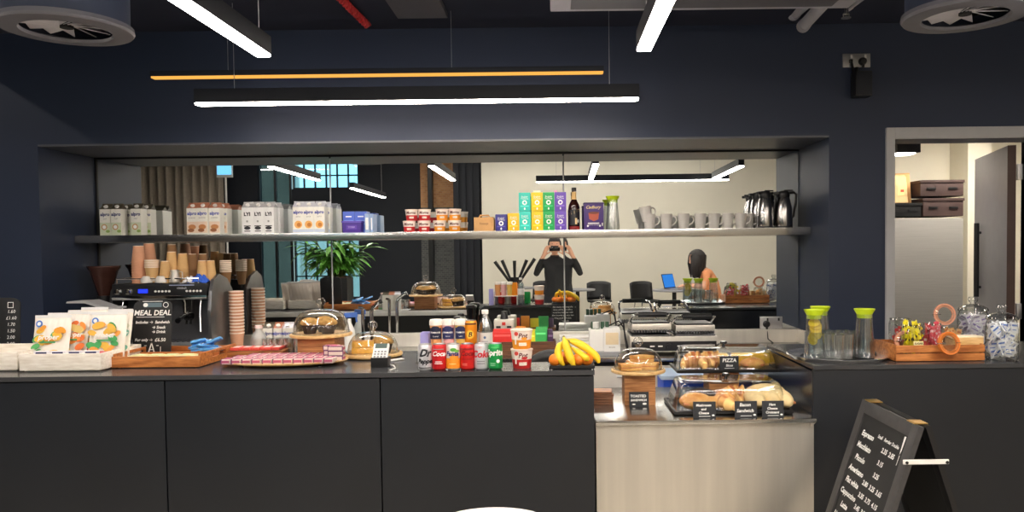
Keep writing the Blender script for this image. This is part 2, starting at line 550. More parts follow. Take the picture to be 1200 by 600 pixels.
# ---- storeroom behind the door
wallbox('wall_store', 'cream', (1.95, 4.6, 6.85, 6.95, 0, 2.9), (1.95, 2.05, 5.5, 6.85, 0, 2.9), (4.5, 4.6, 4.98, 6.85, 0, 2.9))
wallbox('ceiling_store', 'cream', (1.95, 4.6, 4.98, 6.95, 2.62, 2.7))
b = MB(); b.span(3.52, 3.72, 6.55, 6.85, 0, 2.62)
struct(b.obj('column_store', 'cream'))
fx0 = xu(1037, YW, 1.6); fx1 = DX0 + .0
b = MB()
b.span(fx0, DX0, YW - .02, 4.98, 0, 2.31, .003); b.span(DX0, DX1, YW - .02, 4.98, DZ, 2.31, .003); b.span(DX1, 3.09, YW - .02, 4.98, 0, 2.31, .003)
struct(b.obj('trim_1', 'frame_grey'))
# open door leaf
dr = struct(MB().span(0, .86, 0, .045, .01, DZ - .015, .003).obj('door_1', mat('door_grey', (140, 140, 146), .45, noise=.04), None, (2.99, 4.99, 0), (0, 0, math.radians(74))))
MB().span(-.003, .003, -.002, .047, .01, DZ - .015).obj('door_edge', mat('door_lipping', (84, 62, 56), .5, noise=.1), dr)
h = MB()
for yy, y0 in ((-.03, 0), (.075, .045)):
    h.tube([(.66, yy, 1.2), (.66, yy, 1.74)], .018, 10)
    for z in (1.27, 1.67): h.tube([(.66, yy, z), (.66, y0, z)], .009)
h.obj('handle', 'black', dr)
MB().box((.80, .05, 1.38), (.03, .012, .08), .003).obj('push_button', paint((60, 96, 190)), dr)
for z in (2.05, 1.15):
    MB().box((-.012, -.02, z), (.035, .03, .1), .002).obj('hinge', 'alu', dr)

# ---- mirror wall
seams = (-3.176, -1.552, .066, 1.700)
wheres = ('behind the espresso machine', 'behind the drinks cans', 'behind the contact grill')
for i in range(3):
    mb = MB(); mb.box((0, 0, 0), (seams[i + 1] - seams[i] - .007, .012, 1.232), .002, seg=1)
    o = mb.obj('wall_mirror', 'mirror', None, ((seams[i] + seams[i + 1]) / 2, YM + .006, 1.631), (0, 0, (0, 0, -.0085)[i]))
    tag(o, 'tall wall mirror panel ' + wheres[i], 'mirror', 'mirror panels along the back of the bar')
b = MB(); b.span(XL, XR, YM - .004, 5.36, 2.247, ZT - .012); b.span(XL, XL + .012, YM - .01, 5.36, 1.0, ZT)
struct(b.obj('trim_2', 'gap'))
b = MB()
for s in seams[1:3]: b.span(s - .003, s + .003, YM - .003, YM + .008, 1.014, 2.234)
struct(b.obj('trim_4', 'frame_grey'))
b = MB(); b.span(XL, XR, 5.315, 5.36, ZB, 1.013, .002)
b.span(XR - .02, XR, YW, 5.32, ZB, 1.013, .002)
struct(b.obj('trim_3', 'steel'))

# ================================================================ CEILING THINGS
def pendant(label, c, L, along, wires, rise, group='linear pendant lamps', lampm='lamp', w=.062, h=.075):
    t = thing('linear_pendant', label, 'lamp', c, 0 if along == 'x' else pi / 2, group)
    b = MB(); b.box((0, 0, h / 2 + .008), (L, w, h), .003)
    b.obj('housing', 'navy_dark', t)
    b = MB(); b.box((0, 0, .005), (L - .008, w - .006, .014), .003)
    b.obj('diffuser', lampm, t)
    for x in wires:
        b = MB(); b.tube([(x, 0, h), (x, 0, rise)], .0018, 6)
        b.obj('suspension_wire', 'alu', t)
    return t
ZL = 2.40
def xz(k): return k * .8
pendant('white linear pendant running out over the counter above the muffin stand', (-1.19, 2.40, ZL), 1.6, 'y', (-.7, .75), .55)
pendant('white linear pendant running out over the fruit tray', (.375, 2.38, ZL), 1.6, 'y', (-.7, .7), .55)
pendant('white linear pendant above the crisps crates, seen mainly in the mirror', (-2.72, 2.55, ZL), 1.5, 'y', (-.7, .7), .55)
pendant('white linear pendant over the thermos flasks, seen mainly in the mirror', (1.87, 2.1, ZL), 1.45, 'y', (-.7, .7), .55)
pendant('second white linear pendant of the row above the crisps crates, deep in the mirror', (-2.65, -.35, ZL), 1.9, 'y', (-.8, .8), 1.6)
pendant('black-sided linear pendant parallel to the mirror, over the photographer', (.93, 1.2, ZL), 2.3, 'x', (-.9, .8), 1.6)
e0, e1 = xu(233, 4.23, ZL), xu(748, 4.23, ZL)
pendant('long white linear pendant close to the wall above the shelf', ((e0 + e1) / 2, 4.23, ZL), e1 - e0, 'x', (-1.0, 1.05), .55)
o0, o1 = xu(182, 4.40, 2.59), xu(707, 4.40, 2.59)
pendant('thin amber linear pendant above the long white one', ((o0 + o1) / 2, 4.40, 2.585), o1 - o0, 'x', (-.85, .42), .36, None, 'lamp_amber', .05, .03)
# unseen lamps: first inferred from a shadow edge, the rest added for light
pendant('white linear pendant high beside the bulkhead', (-5.2, 3.6, 3.8), 2.2, 'y', (-.8, .8), .2)
pendant('unseen white linear pendant added for light beyond the chalkboard stand', (4.3, 2.4, ZL), 1.6, 'y', (-.7, .7), .55)
for k, (x, y, nm) in enumerate(((-3.6, .9, 'the potted plant'), (-1.6, .1, 'the open floor'), (.3, -.6, 'the photographer'), (2.2, .2, 'the laptop table'), (3.9, -.3, 'the far end of the cream wall'), (-2.6, -1.6, 'the brick wall'), (-5.6, -1.4, 'the curtain'), (1.6, -1.5, 'the bar stools'), (-.4, -1.6, 'the stick holder'))):
    pendant('unseen wide white fill pendant added high over ' + nm, (x, y, 3.3), 1.7, 'x', (-.7, .7), .7, w=.14, lampm='lamp_fill')  # fill lamps added to brighten the back wall, hung above the mirror's view

def diffuser(label, c, r):
    t = thing('air_vent', label, 'air vent', c, 0, 'round swirl air diffusers')
    b = MB(); b.lathe([(r * .93, .02), (r * .94, .49)], 40); b.obj('drum', 'navy', t)
    b = MB(); b.lathe([(r * .66, .012), (r * .68, 0), (r * .97, .004), (r, .014), (r * .99, .03), (r * .9, .03)], 48); b.obj('ring', 'duct', t)
    for k in range(12):
        b = MB(); b.box((r * .37, 0, .03), (r * .60, .05, .003), X=RZ(k * pi / 6) @ T(0, 0, 0))
        bl = b.obj('vane', 'duct_pale', t)
        bl.data.transform(RZ(-k * pi / 6)); bl.data.transform(T(0, 0, -.03)); bl.data.transform(RX(.5)); bl.data.transform(T(0, 0, .035)); bl.data.transform(RZ(k * pi / 6))
    b = MB(); b.cyl(r * .1, .03, (0, 0, .015)); b.lathe([(0, .06), (r * .9, .06)], 32); b.obj('hub', 'gap', t)
diffuser('round swirl air diffuser on a drum, above the crisps crates', (xu(84, 3.03, 2.46), 3.03, 2.462), .236)
diffuser('round swirl air diffuser on a drum, above the storeroom door', (xu(1126, 3.03, 2.46), 3.03, 2.472), .232)

t = thing('ceiling_cassette', 'pale grey boxed air conditioning unit under the ceiling', 'air conditioner', (0, 0, 0))
Yc = 3.9
ax0, ax1 = xu(645, Yc, 2.8), xu(990, Yc, 2.8)
az = zv(700, 16.5, Yc)
MB().span(ax0, ax1, Yc - .55, Yc, az, 2.95, .006).obj('casing', 'duct_pale', t)
MB().span(ax0 + .1, ax1 - .1, Yc - .5, Yc - .05, az - .006, az, .003).obj('grille', 'duct', t)
def pipe(name, label, u0, v0, Y0, u1, v1, Y1, r, m, cat='pipe', group=None):
    p0 = (xu(u0, Y0, zv(u0, v0, Y0)), Y0, zv(u0, v0, Y0)); p1 = (xu(u1, Y1, zv(u1, v1, Y1)), Y1, zv(u1, v1, Y1))
    b = MB(); b.tube([p0, p1], r, 16)
    d = (Vector(p1) - Vector(p0)).normalized()
    b.tube([Vector(p0) - d * .002, Vector(p0) + d * .05], r * 1.12, 16)
    return tag(b.obj(name, m), label, cat, group)
pipe('hanging_pipe', 'thick grey metal pipe end under the ceiling beside the air unit', 938, 34, 4.6, 965, 4, 4.15, .034, 'duct_pale', group='grey ceiling pipes')
pipe('hanging_pipe', 'short grey metal pipe tucked against the air unit corner', 927, 21, 4.62, 950, 0, 4.2, .03, 'duct_pale', group='grey ceiling pipes')
pipe('hanging_pipe', 'grey metal pipe running up beside the sprinkler head', 990, 12, 4.5, 1030, -18, 4.0, .022, 'duct_pale', group='grey ceiling pipes')
sp = thing('sprinkler_head', 'small chrome fire sprinkler head under the ceiling pipes', 'sprinkler', (xu(988, 4.3, 2.9), 4.3, zv(988, 22, 4.3)))
MB().cyl(.012, 2.95 - sp.location.z - .01, (0, 0, .01)).obj('body', 'chrome', sp)
MB().cyl(.026, .003, (0, 0, -.012)).tube([(-.015, 0, -.01), (-.017, 0, .01), (0, 0, .03)], .003).tube([(.015, 0, -.01), (.017, 0, .01), (0, 0, .03)], .003).obj('deflector', 'alu', sp)
# twisted red cable
b = MB()
pa = Vector((xu(433, 4.55, 2.9), 4.55, zv(433, 33, 4.55))); pb = Vector((xu(392, 4.0, 2.95), 4.0, zv(392, -8, 4.0)))
for ph in (0, pi):
    pts = []
    for i in range(41):
        s = i / 40
        p = pa.lerp(pb, s)
        pts.append(p + Vector((math.cos(s * 40 + ph), 0, math.sin(s * 40 + ph))) * .013)
    b.tube(pts, .012, 6)
tag(b.obj('twisted_cable', 'red_cable'), 'twisted red cable running across the dark ceiling', 'cable')
b = MB(); b.span(xu(462, 4.3, 2.85), xu(522, 4.3, 2.85), 3.3, 4.45, zv(492, 25, 4.45), 2.95, .004)
struct(b.obj('beam', 'duct'))
# wall socket and speaker box high on the wall
def socket(label, c, w, h, plug_x, sw):
    t = thing('wall_socket', label, 'socket', c)
    MB().box((0, -.006, 0), (w, .012, h), .003).obj('faceplate', 'alu', t)
    for i, x in enumerate((-.25, .25)):
        MB().box((x * w * 1.0 + .012, -.0135, h * .28), (.012, .004, .02), .001).obj('switch', 'white' if sw else 'black', t)
    b = MB(); b.lathe([(0, .028), (.018, .026), (.024, .012), (.025, 0)], 20, X=T(plug_x, -.012, -.008) @ RX(pi / 2)); b.box((plug_x, -.024, -.032), (.014, .014, .03), .003)
    b.obj('plug', 'black', t)
    return t
s1 = socket('steel double socket with black plug, high on the navy wall', (xu(1000, YW, 2.74), YW, zv(1000, 73.5, YW)), .17, .083, .035, True)
b = MB(); b.tube([(-.035, -.02, -.012), (-.033, -.035, -.05), (-.03, -.04, -.1)], .008); b.box((-.037, -.018, -.006), (.018, .02, .02), .003)
b.obj('cable', 'black', s1)
t = thing('wall_speaker', 'small black box speaker on the navy wall under the high socket', 'speaker', (xu(1003, YW, 2.6), YW, zv(1003, 103, YW)))
MB().box((.0, -.05, 0), (.1, .09, .15), .008).obj('body', 'black', t)
MB().box((.0, -.097, 0), (.088, .006, .135), .003).obj('grille', 'navy_dark', t)
MB().tube([(-.02, -.03, .07), (-.02, -.03, .11)], .012).obj('bracket', 'black', t)

# ================================================================ SHELF
YS = 5.09
ZSH = zv(650, 270.2, YS)
t = thing('wall_shelf', 'long stainless steel shelf across the mirror wall', 'shelf', (0, 0, 0))
x0s, x1s = XL + .005, XR - .005
b = MB(); b.span(x0s, x1s, YS, YM - .002, ZSH - .012, ZSH, .002); b.obj('shelf_top', 'steel_top', t)
b = MB(); b.span(x0s, x1s, YS - .004, YS + .004, ZSH - .048, ZSH + .001, .002); b.obj('front_lip', 'steel_top', t)
b = MB(); b.span(x0s, x1s, YS + .004, YM - .002, ZSH - .048, ZSH - .044); b.obj('underside', 'steel_top', t)

def shx(u, d=.08): return xu(u, YS + d, ZSH)
# ---- drink cartons
def carton(label, cat, u, d, rz, group, style):
    w, h = .072, .178
    t = thing('drink_carton', label, cat, (shx(u, d), YS + d, ZSH), rz, group)
    b = MB(); b.box((0, 0, h / 2), (w, w, h), .002)
    b.obj('body', paint((233, 231, 222)) if style != 'black' else paint((230, 230, 230)), t)
    # gable: slanted top with a fin
    b = MB()
    b.prism([(-w / 2, 0), (w / 2, 0), (w / 2 * .96, .03), (-w / 2 * .96, .03)], .001, X=T(0, -w / 2 + .001, h) @ RX(pi / 2) )
    g = bmesh.new()
    p = [(-w/2, -w/2, h), (w/2, -w/2, h), (w/2, w/2, h), (-w/2, w/2, h), (-w/2*.98, 0, h + .027), (w/2*.98, 0, h + .027)]
    vs = [g.verts.new(q) for q in p]
    for f in ((0, 1, 5, 4), (2, 3, 4, 5), (1, 2, 5), (3, 0, 4)): g.faces.new([vs[i] for i in f])
    b = MB(); b.put(g); b.box((0, 0, h + .031), (w * .97, .003, .014), .001)
    b.obj('gable_top', {'oat': paint((70, 64, 48)), 'almond': paint((176, 112, 84)), 'black': paint((176, 176, 178)), 'soya': paint((196, 196, 204))}[style], t)
    MB().cyl(.013, .012, X=T(0, -w * .25, h + .012) @ RX(.65)).obj('cap', 'white', t)
    y = -w / 2
    L = {'oat': [('r', 0, .045, w * .98, .085, (206, 214, 186)), ('e', -.006, .058, .02, .02, (196, 150, 96)), ('e', -.006, .058, .013, .013, WHITE), ('e', .018, .03, .014, .01, (140, 170, 90)), ('t', 'alpro', 0, .142, .03, (44, 52, 110), .1, .0012), ('t', 'OAT', 0, .112, .012, (90, 90, 100))],
         'almond': [('r', 0, .05, w * .98, .075, (232, 208, 186)), ('e', 0, .052, .026, .017, (196, 132, 80)), ('e', -.008, .03, .022, .012, (150, 92, 56)), ('t', 'alpro', 0, .142, .03, (70, 84, 170), .1, .0012), ('t', 'ALMOND', 0, .112, .011, (90, 90, 100))],
         'soya': [('e', 0, .06, .026, .026, (236, 176, 96)), ('e', .004, .058, .014, .014, (196, 120, 50)), ('r', 0, .018, w * .98, .02, (190, 200, 220)), ('t', 'alpro', 0, .142, .03, (60, 74, 160), .1, .0012), ('t', 'SOYA', 0, .112, .012, (90, 90, 100))],
         'black': [('t', 'LYI', 0, .132, .033, INK, 0, .0016), ('e', 0, .04, .022, .011, INK), ('r', 0, .054, .046, .006, INK), ('r', .0, .02, .04, .006, INK), ('r', 0, .085, .012, .012, (150, 150, 150))]}[style]
    prints(t, L, y)
    return t
cg = {'oat': 'pale oat drink cartons on the steel shelf', 'almond': 'almond drink cartons on the steel shelf', 'black': 'plain white cartons with black lettering', 'soya': 'orange-dotted drink cartons beside the blue boxes'}
near = {'oat': 'by the dark recess wall', 'almond': 'before the curtain', 'black': 'between tan and orange cartons', 'soya': 'by the blue boxes'}
look = {'oat': 'white and green oat drink carton', 'almond': 'white and tan almond drink carton', 'black': 'white carton with black lettering', 'soya': 'white carton with an orange disc'}
for style, us in (('oat', ((128, .10), (141, .09), (151, .18), (164, .09), (175, .18))), ('almond', ((229, .10), (241, .08), (255, .095), (264, .175))),
                  ('black', ((293, .09), (305.5, .09), (318, .09), (325, .18))), ('soya', ((352, .09), (364.5, .09), (377, .09), (383, .18)))):
    for i, (u, d) in enumerate(us):
        carton('%s, %s in the cluster %s' % (look[style], ORD[i], near[style]), 'carton', u, d, (R.random() - .5) * .12, cg[style], style)
# ---- blue boxes and purple tub
def small_box(name, label, cat, c, d, m, items, rz=0, group=None, mlid=None):
    t = thing(name, label, cat, c, rz, group)
    MB().box((0, 0, d[2] / 2), d, .002).obj('body', m, t)
    b = MB(); b.box((0, 0, d[2] + .0008), (d[0] * .98, d[1] * .98, .003), .001); b.obj('lid_flap', mlid or m, t)
    prints(t, items, -d[1] / 2)
    return t
bl = paint((76, 104, 200))
for i, u in enumerate((411.5, 425.5)):
    small_box('tea_box', 'blue carton box behind the purple tub, nearer the %s' % ('white cartons' if i == 0 else 'pot desserts'), 'box', (shx(u, .13), YS + .13, ZSH), (.078, .1, .142), bl, [('r', 0, .07, .06, .03, (120, 150, 224)), ('r', 0, .11, .04, .008, WHITE)], group='blue carton boxes')
for i, u in enumerate((433, 437.5)):
    small_box('tea_box', 'narrow pale blue box end beside the blue cartons, %s from them' % ORD[i], 'box', (shx(u, .1 + i * .05), YS + .1 + .05 * i, ZSH), (.028, .12, .125), paint((150, 176, 214)), [('r', 0, .06, .018, .08, WHITE)], group='narrow pale blue boxes')
t = thing('plastic_tub', 'purple plastic tub with a lid in front of the blue boxes', 'tub', (shx(414.5, .055), YS + .055, ZSH))
MB().box((0, 0, .034), (.118, .085, .068), .004, taper=1.06).obj('body', paint((70, 44, 138)), t)
MB().box((0, 0, .073), (.134, .098, .012), .004).obj('lid', paint((98, 78, 178)), t)
prints(t, [('r', 0, .036, .07, .03, (92, 60, 160)), ('t', 'YORK', 0, .036, .018, (190, 176, 230))], -.0445)
# ---- porridge pots, two courses
def pot(label, u, d, lvl, col, group, zb=ZSH, Y=None, sc=1.0, name='snack_pot', word='Moma'):
    Y = Y or YS + d
    t = thing(name, label, 'pot', (xu(u, Y, zb), Y, zb + lvl), 0, group)
    c = paint(col)
    b = MB(); b.lathe([(0, 0), (.034 * sc, 0), (.035 * sc, .002), (.0385 * sc, .036 * sc), (.042 * sc, .07 * sc)], 28, bands=[0, 0, 0, 1]); b.obj('cup', [c, paint((238, 226, 216))], t)
    b = MB(); b.lathe([(.043 * sc, .068 * sc), (.044 * sc, .07 * sc), (.044 * sc, .074 * sc), (.04 * sc, .0755 * sc), (0, .0755 * sc)], 28); b.obj('lid', paint((232, 214, 200)), t)
    prints(t, [('t', word, 0 if word == 'Moma' else .006 * sc, .052 * sc, .026 * sc, (96, 40, 40), .2, .0008), ('r', .006 * sc, .02 * sc, .03 * sc, .012 * sc, (246, 230, 214)), ('t', 'PORRIDGE' if word == 'Moma' else 'NOODLE', .006 * sc, .02 * sc, .006 * sc, INK)] + ([] if word == 'Moma' else [('e', -.02 * sc, .06 * sc, .009 * sc, .008 * sc, (214, 70, 60)), ('e', .012 * sc, .042 * sc, .012 * sc, .005 * sc, col), ('r', -.022 * sc, .034 * sc, .006 * sc, .03 * sc, WHITE)]), bend=.0408 * sc)
    return t
RED, ORG = (196, 40, 44), (232, 150, 44)
for c, us, nm in ((RED, (480, 497.5), 'red'), (ORG, (515.5, 533), 'orange')):
    for i, u in enumerate(us):
        pot('%s porridge pot at the bottom, %s' % (nm, ('nearer the blue boxes', 'nearer the kraft box')[i]), u, .05, 0, c, nm + ' porridge pots on the shelf')
        pot('%s porridge pot stacked on top, %s' % (nm, ('nearer the blue boxes', 'nearer the kraft box')[i]), u + (3, .5)[i], .055, .076, c, nm + ' porridge pots on the shelf')
# ---- kraft box
t = thing('kraft_box', 'small brown kraft carry box on the shelf', 'box', (shx(568, .06), YS + .06, ZSH))
MB().box((0, 0, .046), (.132, .1, .092), .004).obj('body', 'kraft', t)
MB().tube([(-.035, 0, .09), (-.028, 0, .106), (.028, 0, .106), (.035, 0, .09)], .006).obj('handle', 'kraft', t)
prints(t, [('r', 0, .05, .06, .004, (150, 110, 66)), ('t', 'Teapigs', 0, .05, .02, (120, 84, 46))], -.05)
# ---- tea boxes
def teabox(label, u, z, col, h=.125, group='english tea boxes', w=.077):
    t = small_box('tea_box', label, 'tea box', (shx(u, .055), YS + .055, z), (w, .085, h), paint(col),
        [('e', 0, h * .47, .016, .016, WHITE), ('e', 0, h * .47, .008, .008, col), ('t', 'English', 0, h * .78, .016, WHITE), ('t', 'Tea Shop', 0, h * .68, .013, WHITE), ('r', 0, h * .28, w * .7, .006, tuple(min(255, c + 50) for c in col)), ('e', 0, h * .14, .005, .008, WHITE)], group=group)
    return t
teabox('navy patterned tea box on the shelf beside the kraft box', 588, ZSH, (44, 42, 128), .108)
teabox('short yellow tea box on the shelf between navy and teal boxes', 602.5, ZSH, (244, 186, 30), .115)
for nm, u, col in (('teal', 615.5, (52, 196, 178)), ('yellow', 630, (226, 196, 20)), ('green', 643.3, (20, 166, 84)), ('purple', 657, (106, 74, 178))):
    teabox('%s tea box standing on the shelf under its twin' % nm, u, ZSH, col, .125, nm + ' tea boxes')
    teabox('%s tea box stacked on top of its twin' % nm, u, ZSH + .1285, col, .122, nm + ' tea boxes')
for nm, u, col in (('white', 630, (240, 240, 225)), ('pink', 651.5, (232, 150, 190))):
    b = MB(); b.box((0, 0, .006), (.05 if nm == 'white' else .02, .05, .012), .002)
    tag(b.obj('tea_sachet', paint(col), None, (shx(u, .06), YS + .06, ZSH + .1285 + .1257)), '%s sachet lying on top of the stacked tea boxes' % nm, 'sachet')
# ---- syrup bottle
t = thing('syrup_bottle', 'dark glass syrup bottle with gold and black label', 'bottle', (shx(673, .055), YS + .055, ZSH))
b = MB(); b.lathe([(0, 0), (.036, 0), (.038, .004), (.038, .15), (.034, .17), (.017, .205), (.0145, .22), (.0145, .265)], 28, bands=[0, 0, 0, 0, 0, 0, 0]); b.obj('body', mat('syrup_glass', (44, 18, 14), .1, noise=.1), t)
MB().cyl(.0165, .022, (0, 0, .262), bev=.002).obj('cap', 'black', t)
MB().lathe([(.0175, .205), (.0156, .222), (.0156, .255)], 24).obj('neck_label', paint((210, 172, 110)), t)
prints(t, [('r', 0, .085, .074, .1, INK), ('p', [(-.036, .098), (.036, .122), (.036, .142), (-.036, .118)], (226, 196, 140)), ('t', 'vanilla', 0, .119, .018, INK, .3), ('r', .012, .06, .014, .04, (228, 200, 150)), ('e', .026, .06, .006, .012, (220, 220, 210)), ('r', 0, .016, .074, .02, (130, 20, 24))], bend=.038)
# ---- hot chocolate tin
t = thing('hot_chocolate_tub', 'purple hot chocolate tub with a cup picture', 'tub', (shx(695.5, .06), YS + .06, ZSH))
MB().box((0, 0, .086), (.132, .1, .172), .01).obj('body', paint((66, 40, 112)), t)
MB().box((0, 0, .176), (.136, .104, .012), .005).obj('lid', paint((52, 32, 92)), t)
prints(t, [('t', 'Cadbury', -.005, .15, .028, (214, 186, 130), .35, .0006), ('p', [(-.035, .112), (.035, .118), (.03, .07), (.0, .058), (-.03, .072)], (176, 80, 56)), ('e', 0, .113, .035, .008, (110, 54, 40)), ('r', -.002, .044, .075, .007, WHITE), ('t', 'DRINKING CHOCOLATE', 0, .033, .008, WHITE), ('e', -.04, .026, .006, .006, WHITE), ('e', .04, .026, .006, .006, WHITE), ('r', .056, .036, .006, .02, WHITE)], -.05)
# ---- carafe
def carafe(label, c, fill=None, h=.262, sc=1.0):
    t = thing('glass_carafe', label, 'carafe', c)
    k = sc
    pr = [(0, .004), (.04 * k, .004), (.046 * k, .012), (.046 * k, .03), (.0395 * k, .11), (.035 * k, .18), (.035 * k, h)]
    MB().lathe([(0, 0), (.046 * k, 0)] + pr[3:], 32).obj('body', 'glassware', t)
    b = MB(); b.lathe([(0, h - .022), (.034 * k, h - .022), (.035 * k, h - .004), (.046 * k, h + .016), (.047 * k, h + .02), (.04 * k, h + .02), (.038 * k, h + .012), (0, h + .012)], 32); b.obj('lid', 'lime', t)
    if fill:
        b = MB(); b.lathe([(0, .006), (.044 * k, .006), (.0445 * k, .03), (.0445 * k - .006 * fill, fill), (0, fill)], 28); b.obj('water', 'water', t)
    return t
carafe('empty glass carafe with lime lid on the shelf', (shx(718, .06), YS + .06, ZSH), h=.205, sc=1.0)
# ---- mugs
def mug_parts(t):
    b = MB(); b.lathe([(0, .003), (.027, .003), (.029, 0), (.031, .003), (.034, .03), (.038, .07), (.0405, .102), (.0375, .102), (.0355, .07), (.0305, .03), (.026, .008), (0, .008)], 28); b.obj('cup', 'stoneware', t)
    b = MB(); b.tube([(.0365, 0, .082), (.052, 0, .085), (.064, 0, .074), (.066, 0, .056), (.056, 0, .038), (.034, 0, .026)], [.006, .006, .0055, .0055, .0055, .006], 8); b.obj('handle', 'stoneware', t)
mug0 = thing('mug', 'white stoneware mug standing alone next to the tilted pair', 'mug', (shx(781, .06), YS + .06, ZSH), -.25, 'white mugs on the shelf')
mug_parts(mug0)
for i, u in enumerate((801, 820.5, 836.5, 852.5, 867.5)):
    dup(mug0, (shx(u, .06), YS + .06, ZSH), -.3 + R.random() * .25, 'white stoneware mug in the shelf row, %s along after the lone one' % ORD[i])
dup(mug0, (shx(877, .16), YS + .16, ZSH), -.3, 'white stoneware mug half hidden behind the row beside the flasks')
dup(mug0, (shx(761, .06), YS + .06, ZSH), -.1, 'white stoneware mug at the bottom of the tilted pair')
dup(mug0, (shx(758.5, .06), YS + .06, ZSH + .053), rot=(0, -.16, .1), label='white stoneware mug tilted inside another mug')
# ---- thermos flasks
th0 = None
for i, (u, d) in enumerate(((896.5, .068), (918, .065), (888, .198))):
    c = (shx(u, d), YS + d, ZSH)
    lab = ('steel vacuum flask with black top, middle one of three', 'steel vacuum flask with black top beside the recess side wall', 'steel vacuum flask with black top, tucked behind next to the mugs')[i]
    if th0: dup(th0, c, (.35, .0, .2)[i], lab); continue
    t = th0 = thing('vacuum_flask', lab, 'flask', c, .35, 'steel vacuum flasks')
    MB().lathe([(0, .004), (.056, .004), (.058, .01), (.058, .05), (.055, .13), (.043, .185), (.036, .205)], 32).obj('body', 'flask', t)
    MB().lathe([(.0, 0), (.059, 0), (.0595, .008), (.0585, .012), (0, .012)], 32).obj('base', 'black', t)
    b = MB(); b.lathe([(.037, .2), (.041, .215), (.039, .235), (.03, .246), (0, .248)], 28); b.box((-.045, 0, .232), (.04, .03, .018), .004); b.obj('lid', 'black', t)
    b = MB(); b.tube([(.035, 0, .232), (.068, 0, .236), (.083, 0, .222), (.08, 0, .17), (.07, 0, .11), (.066, 0, .075), (.056, 0, .07)], [.009, .009, .01, .009, .008, .007, .006], 8); b.obj('handle', 'black', t)
    MB().box((.03, 0, .25), (.06, .02, .008), .003).obj('lever', 'black', t)
# ================================================================ MIRRORED ROOM
def mx(u, Y2): return (u - 650) * Y2 / F
def mz(u, v, Y2): return EYE - (v - 290 + ROLL * (u - 650)) * Y2 / F
# curtain
b = MB()
b.sheet(lambda s, q: Vector((-7.35 + s * 1.45, -3.02 + .07 * math.sin(s * 60) + .02 * math.sin(s * 23 + 1), .08 + q * 3.8)), 220, 2)
o = b.obj('curtain', 'curtain', smooth=None)
m = o.modifiers.new('thick', 'SOLIDIFY'); m.thickness = .006
tag(o, 'floor length taupe pleated curtain seen in the mirror', 'curtain')
b = MB(); b.tube([(-7.5, -3.0, 3.9), (-5.7, -3.0, 3.9)], .02, 10)
tag(b.obj('curtain_rail', 'black'), 'black rail holding the taupe curtain', 'curtain rail')
# sign on a pole
xs = -4.98
t = thing('pole_sign', 'small glowing blue screen sign on a thin white pole', 'sign', (xs, -1.0, 0))
MB().tube([(0, 0, .02), (0, 0, 2.85)], .014, 10).obj('pole', 'white', t)
MB().cyl(.16, .02).obj('base', 'white', t)
MB().box((0, .03, 2.84), (.24, .03, .25), .004).obj('case', 'white', t)
MB().box((0, .0465, 2.855), (.215, .004, .2), .001).obj('screen', 'sign_blue', t)
# potted plant
px, py = mx(396, 10.0), .70
t = thing('potted_plant', 'bushy green leafy plant in a tall black planter', 'plant', (px, py, 0))
b = MB(); b.box((0, 0, .62), (.31, .31, 1.24), .01); b.obj('planter', 'black', t)
b = MB(); b.box((0, 0, 1.235), (.27, .27, .03)); b.obj('soil', 'wood_dark', t)
st = MB(); lf = MB()
def leaf(L, W):
    """one folded pointed leaf along +x that droops"""
    g = bmesh.new()
    rows = []
    for i in range(6):
        s = i / 5
        w = W * math.sin(pi * min(1, s * .92 + .06)) ** .8 if i < 5 else 0
        z = -L * .45 * s * s
        rows.append([g.verts.new((L * s, -w, z + w * .3)), g.verts.new((L * s, 0, z)), g.verts.new((L * s, w, z + w * .3))])
    for i in range(5):
        for k in range(2): g.faces.new((rows[i][k], rows[i + 1][k], rows[i + 1][k + 1], rows[i][k + 1]))
    return g
for k in range(46):
    a = R.uniform(0, 2 * pi); ln = R.uniform(.25, .62)
    base = Vector((R.uniform(-.08, .08), R.uniform(-.08, .08), 1.24))
    lean = R.uniform(.15, .75)
    tip = base + Vector((math.cos(a) * lean * ln - .14 * ln, math.sin(a) * lean * ln, ln * (1 - lean * .45)))
    mid = base.lerp(tip, .5) + Vector((0, 0, .05))
    st.tube([base, mid, tip], [.008, .006, .004], 6)
    for q in range(6):
        f = .35 + .65 * q / 5
        p = base.lerp(tip, f) + Vector((0, 0, .05 * math.sin(pi * f)))
        lf.put(leaf(R.uniform(.18, .32), R.uniform(.026, .044)), T(*p) @ RZ(a + R.uniform(-1.4, 1.4)) @ RY(R.uniform(-.7, .35)))
st.obj('stem', 'stem', t); lf.obj('foliage', 'leaf', t)

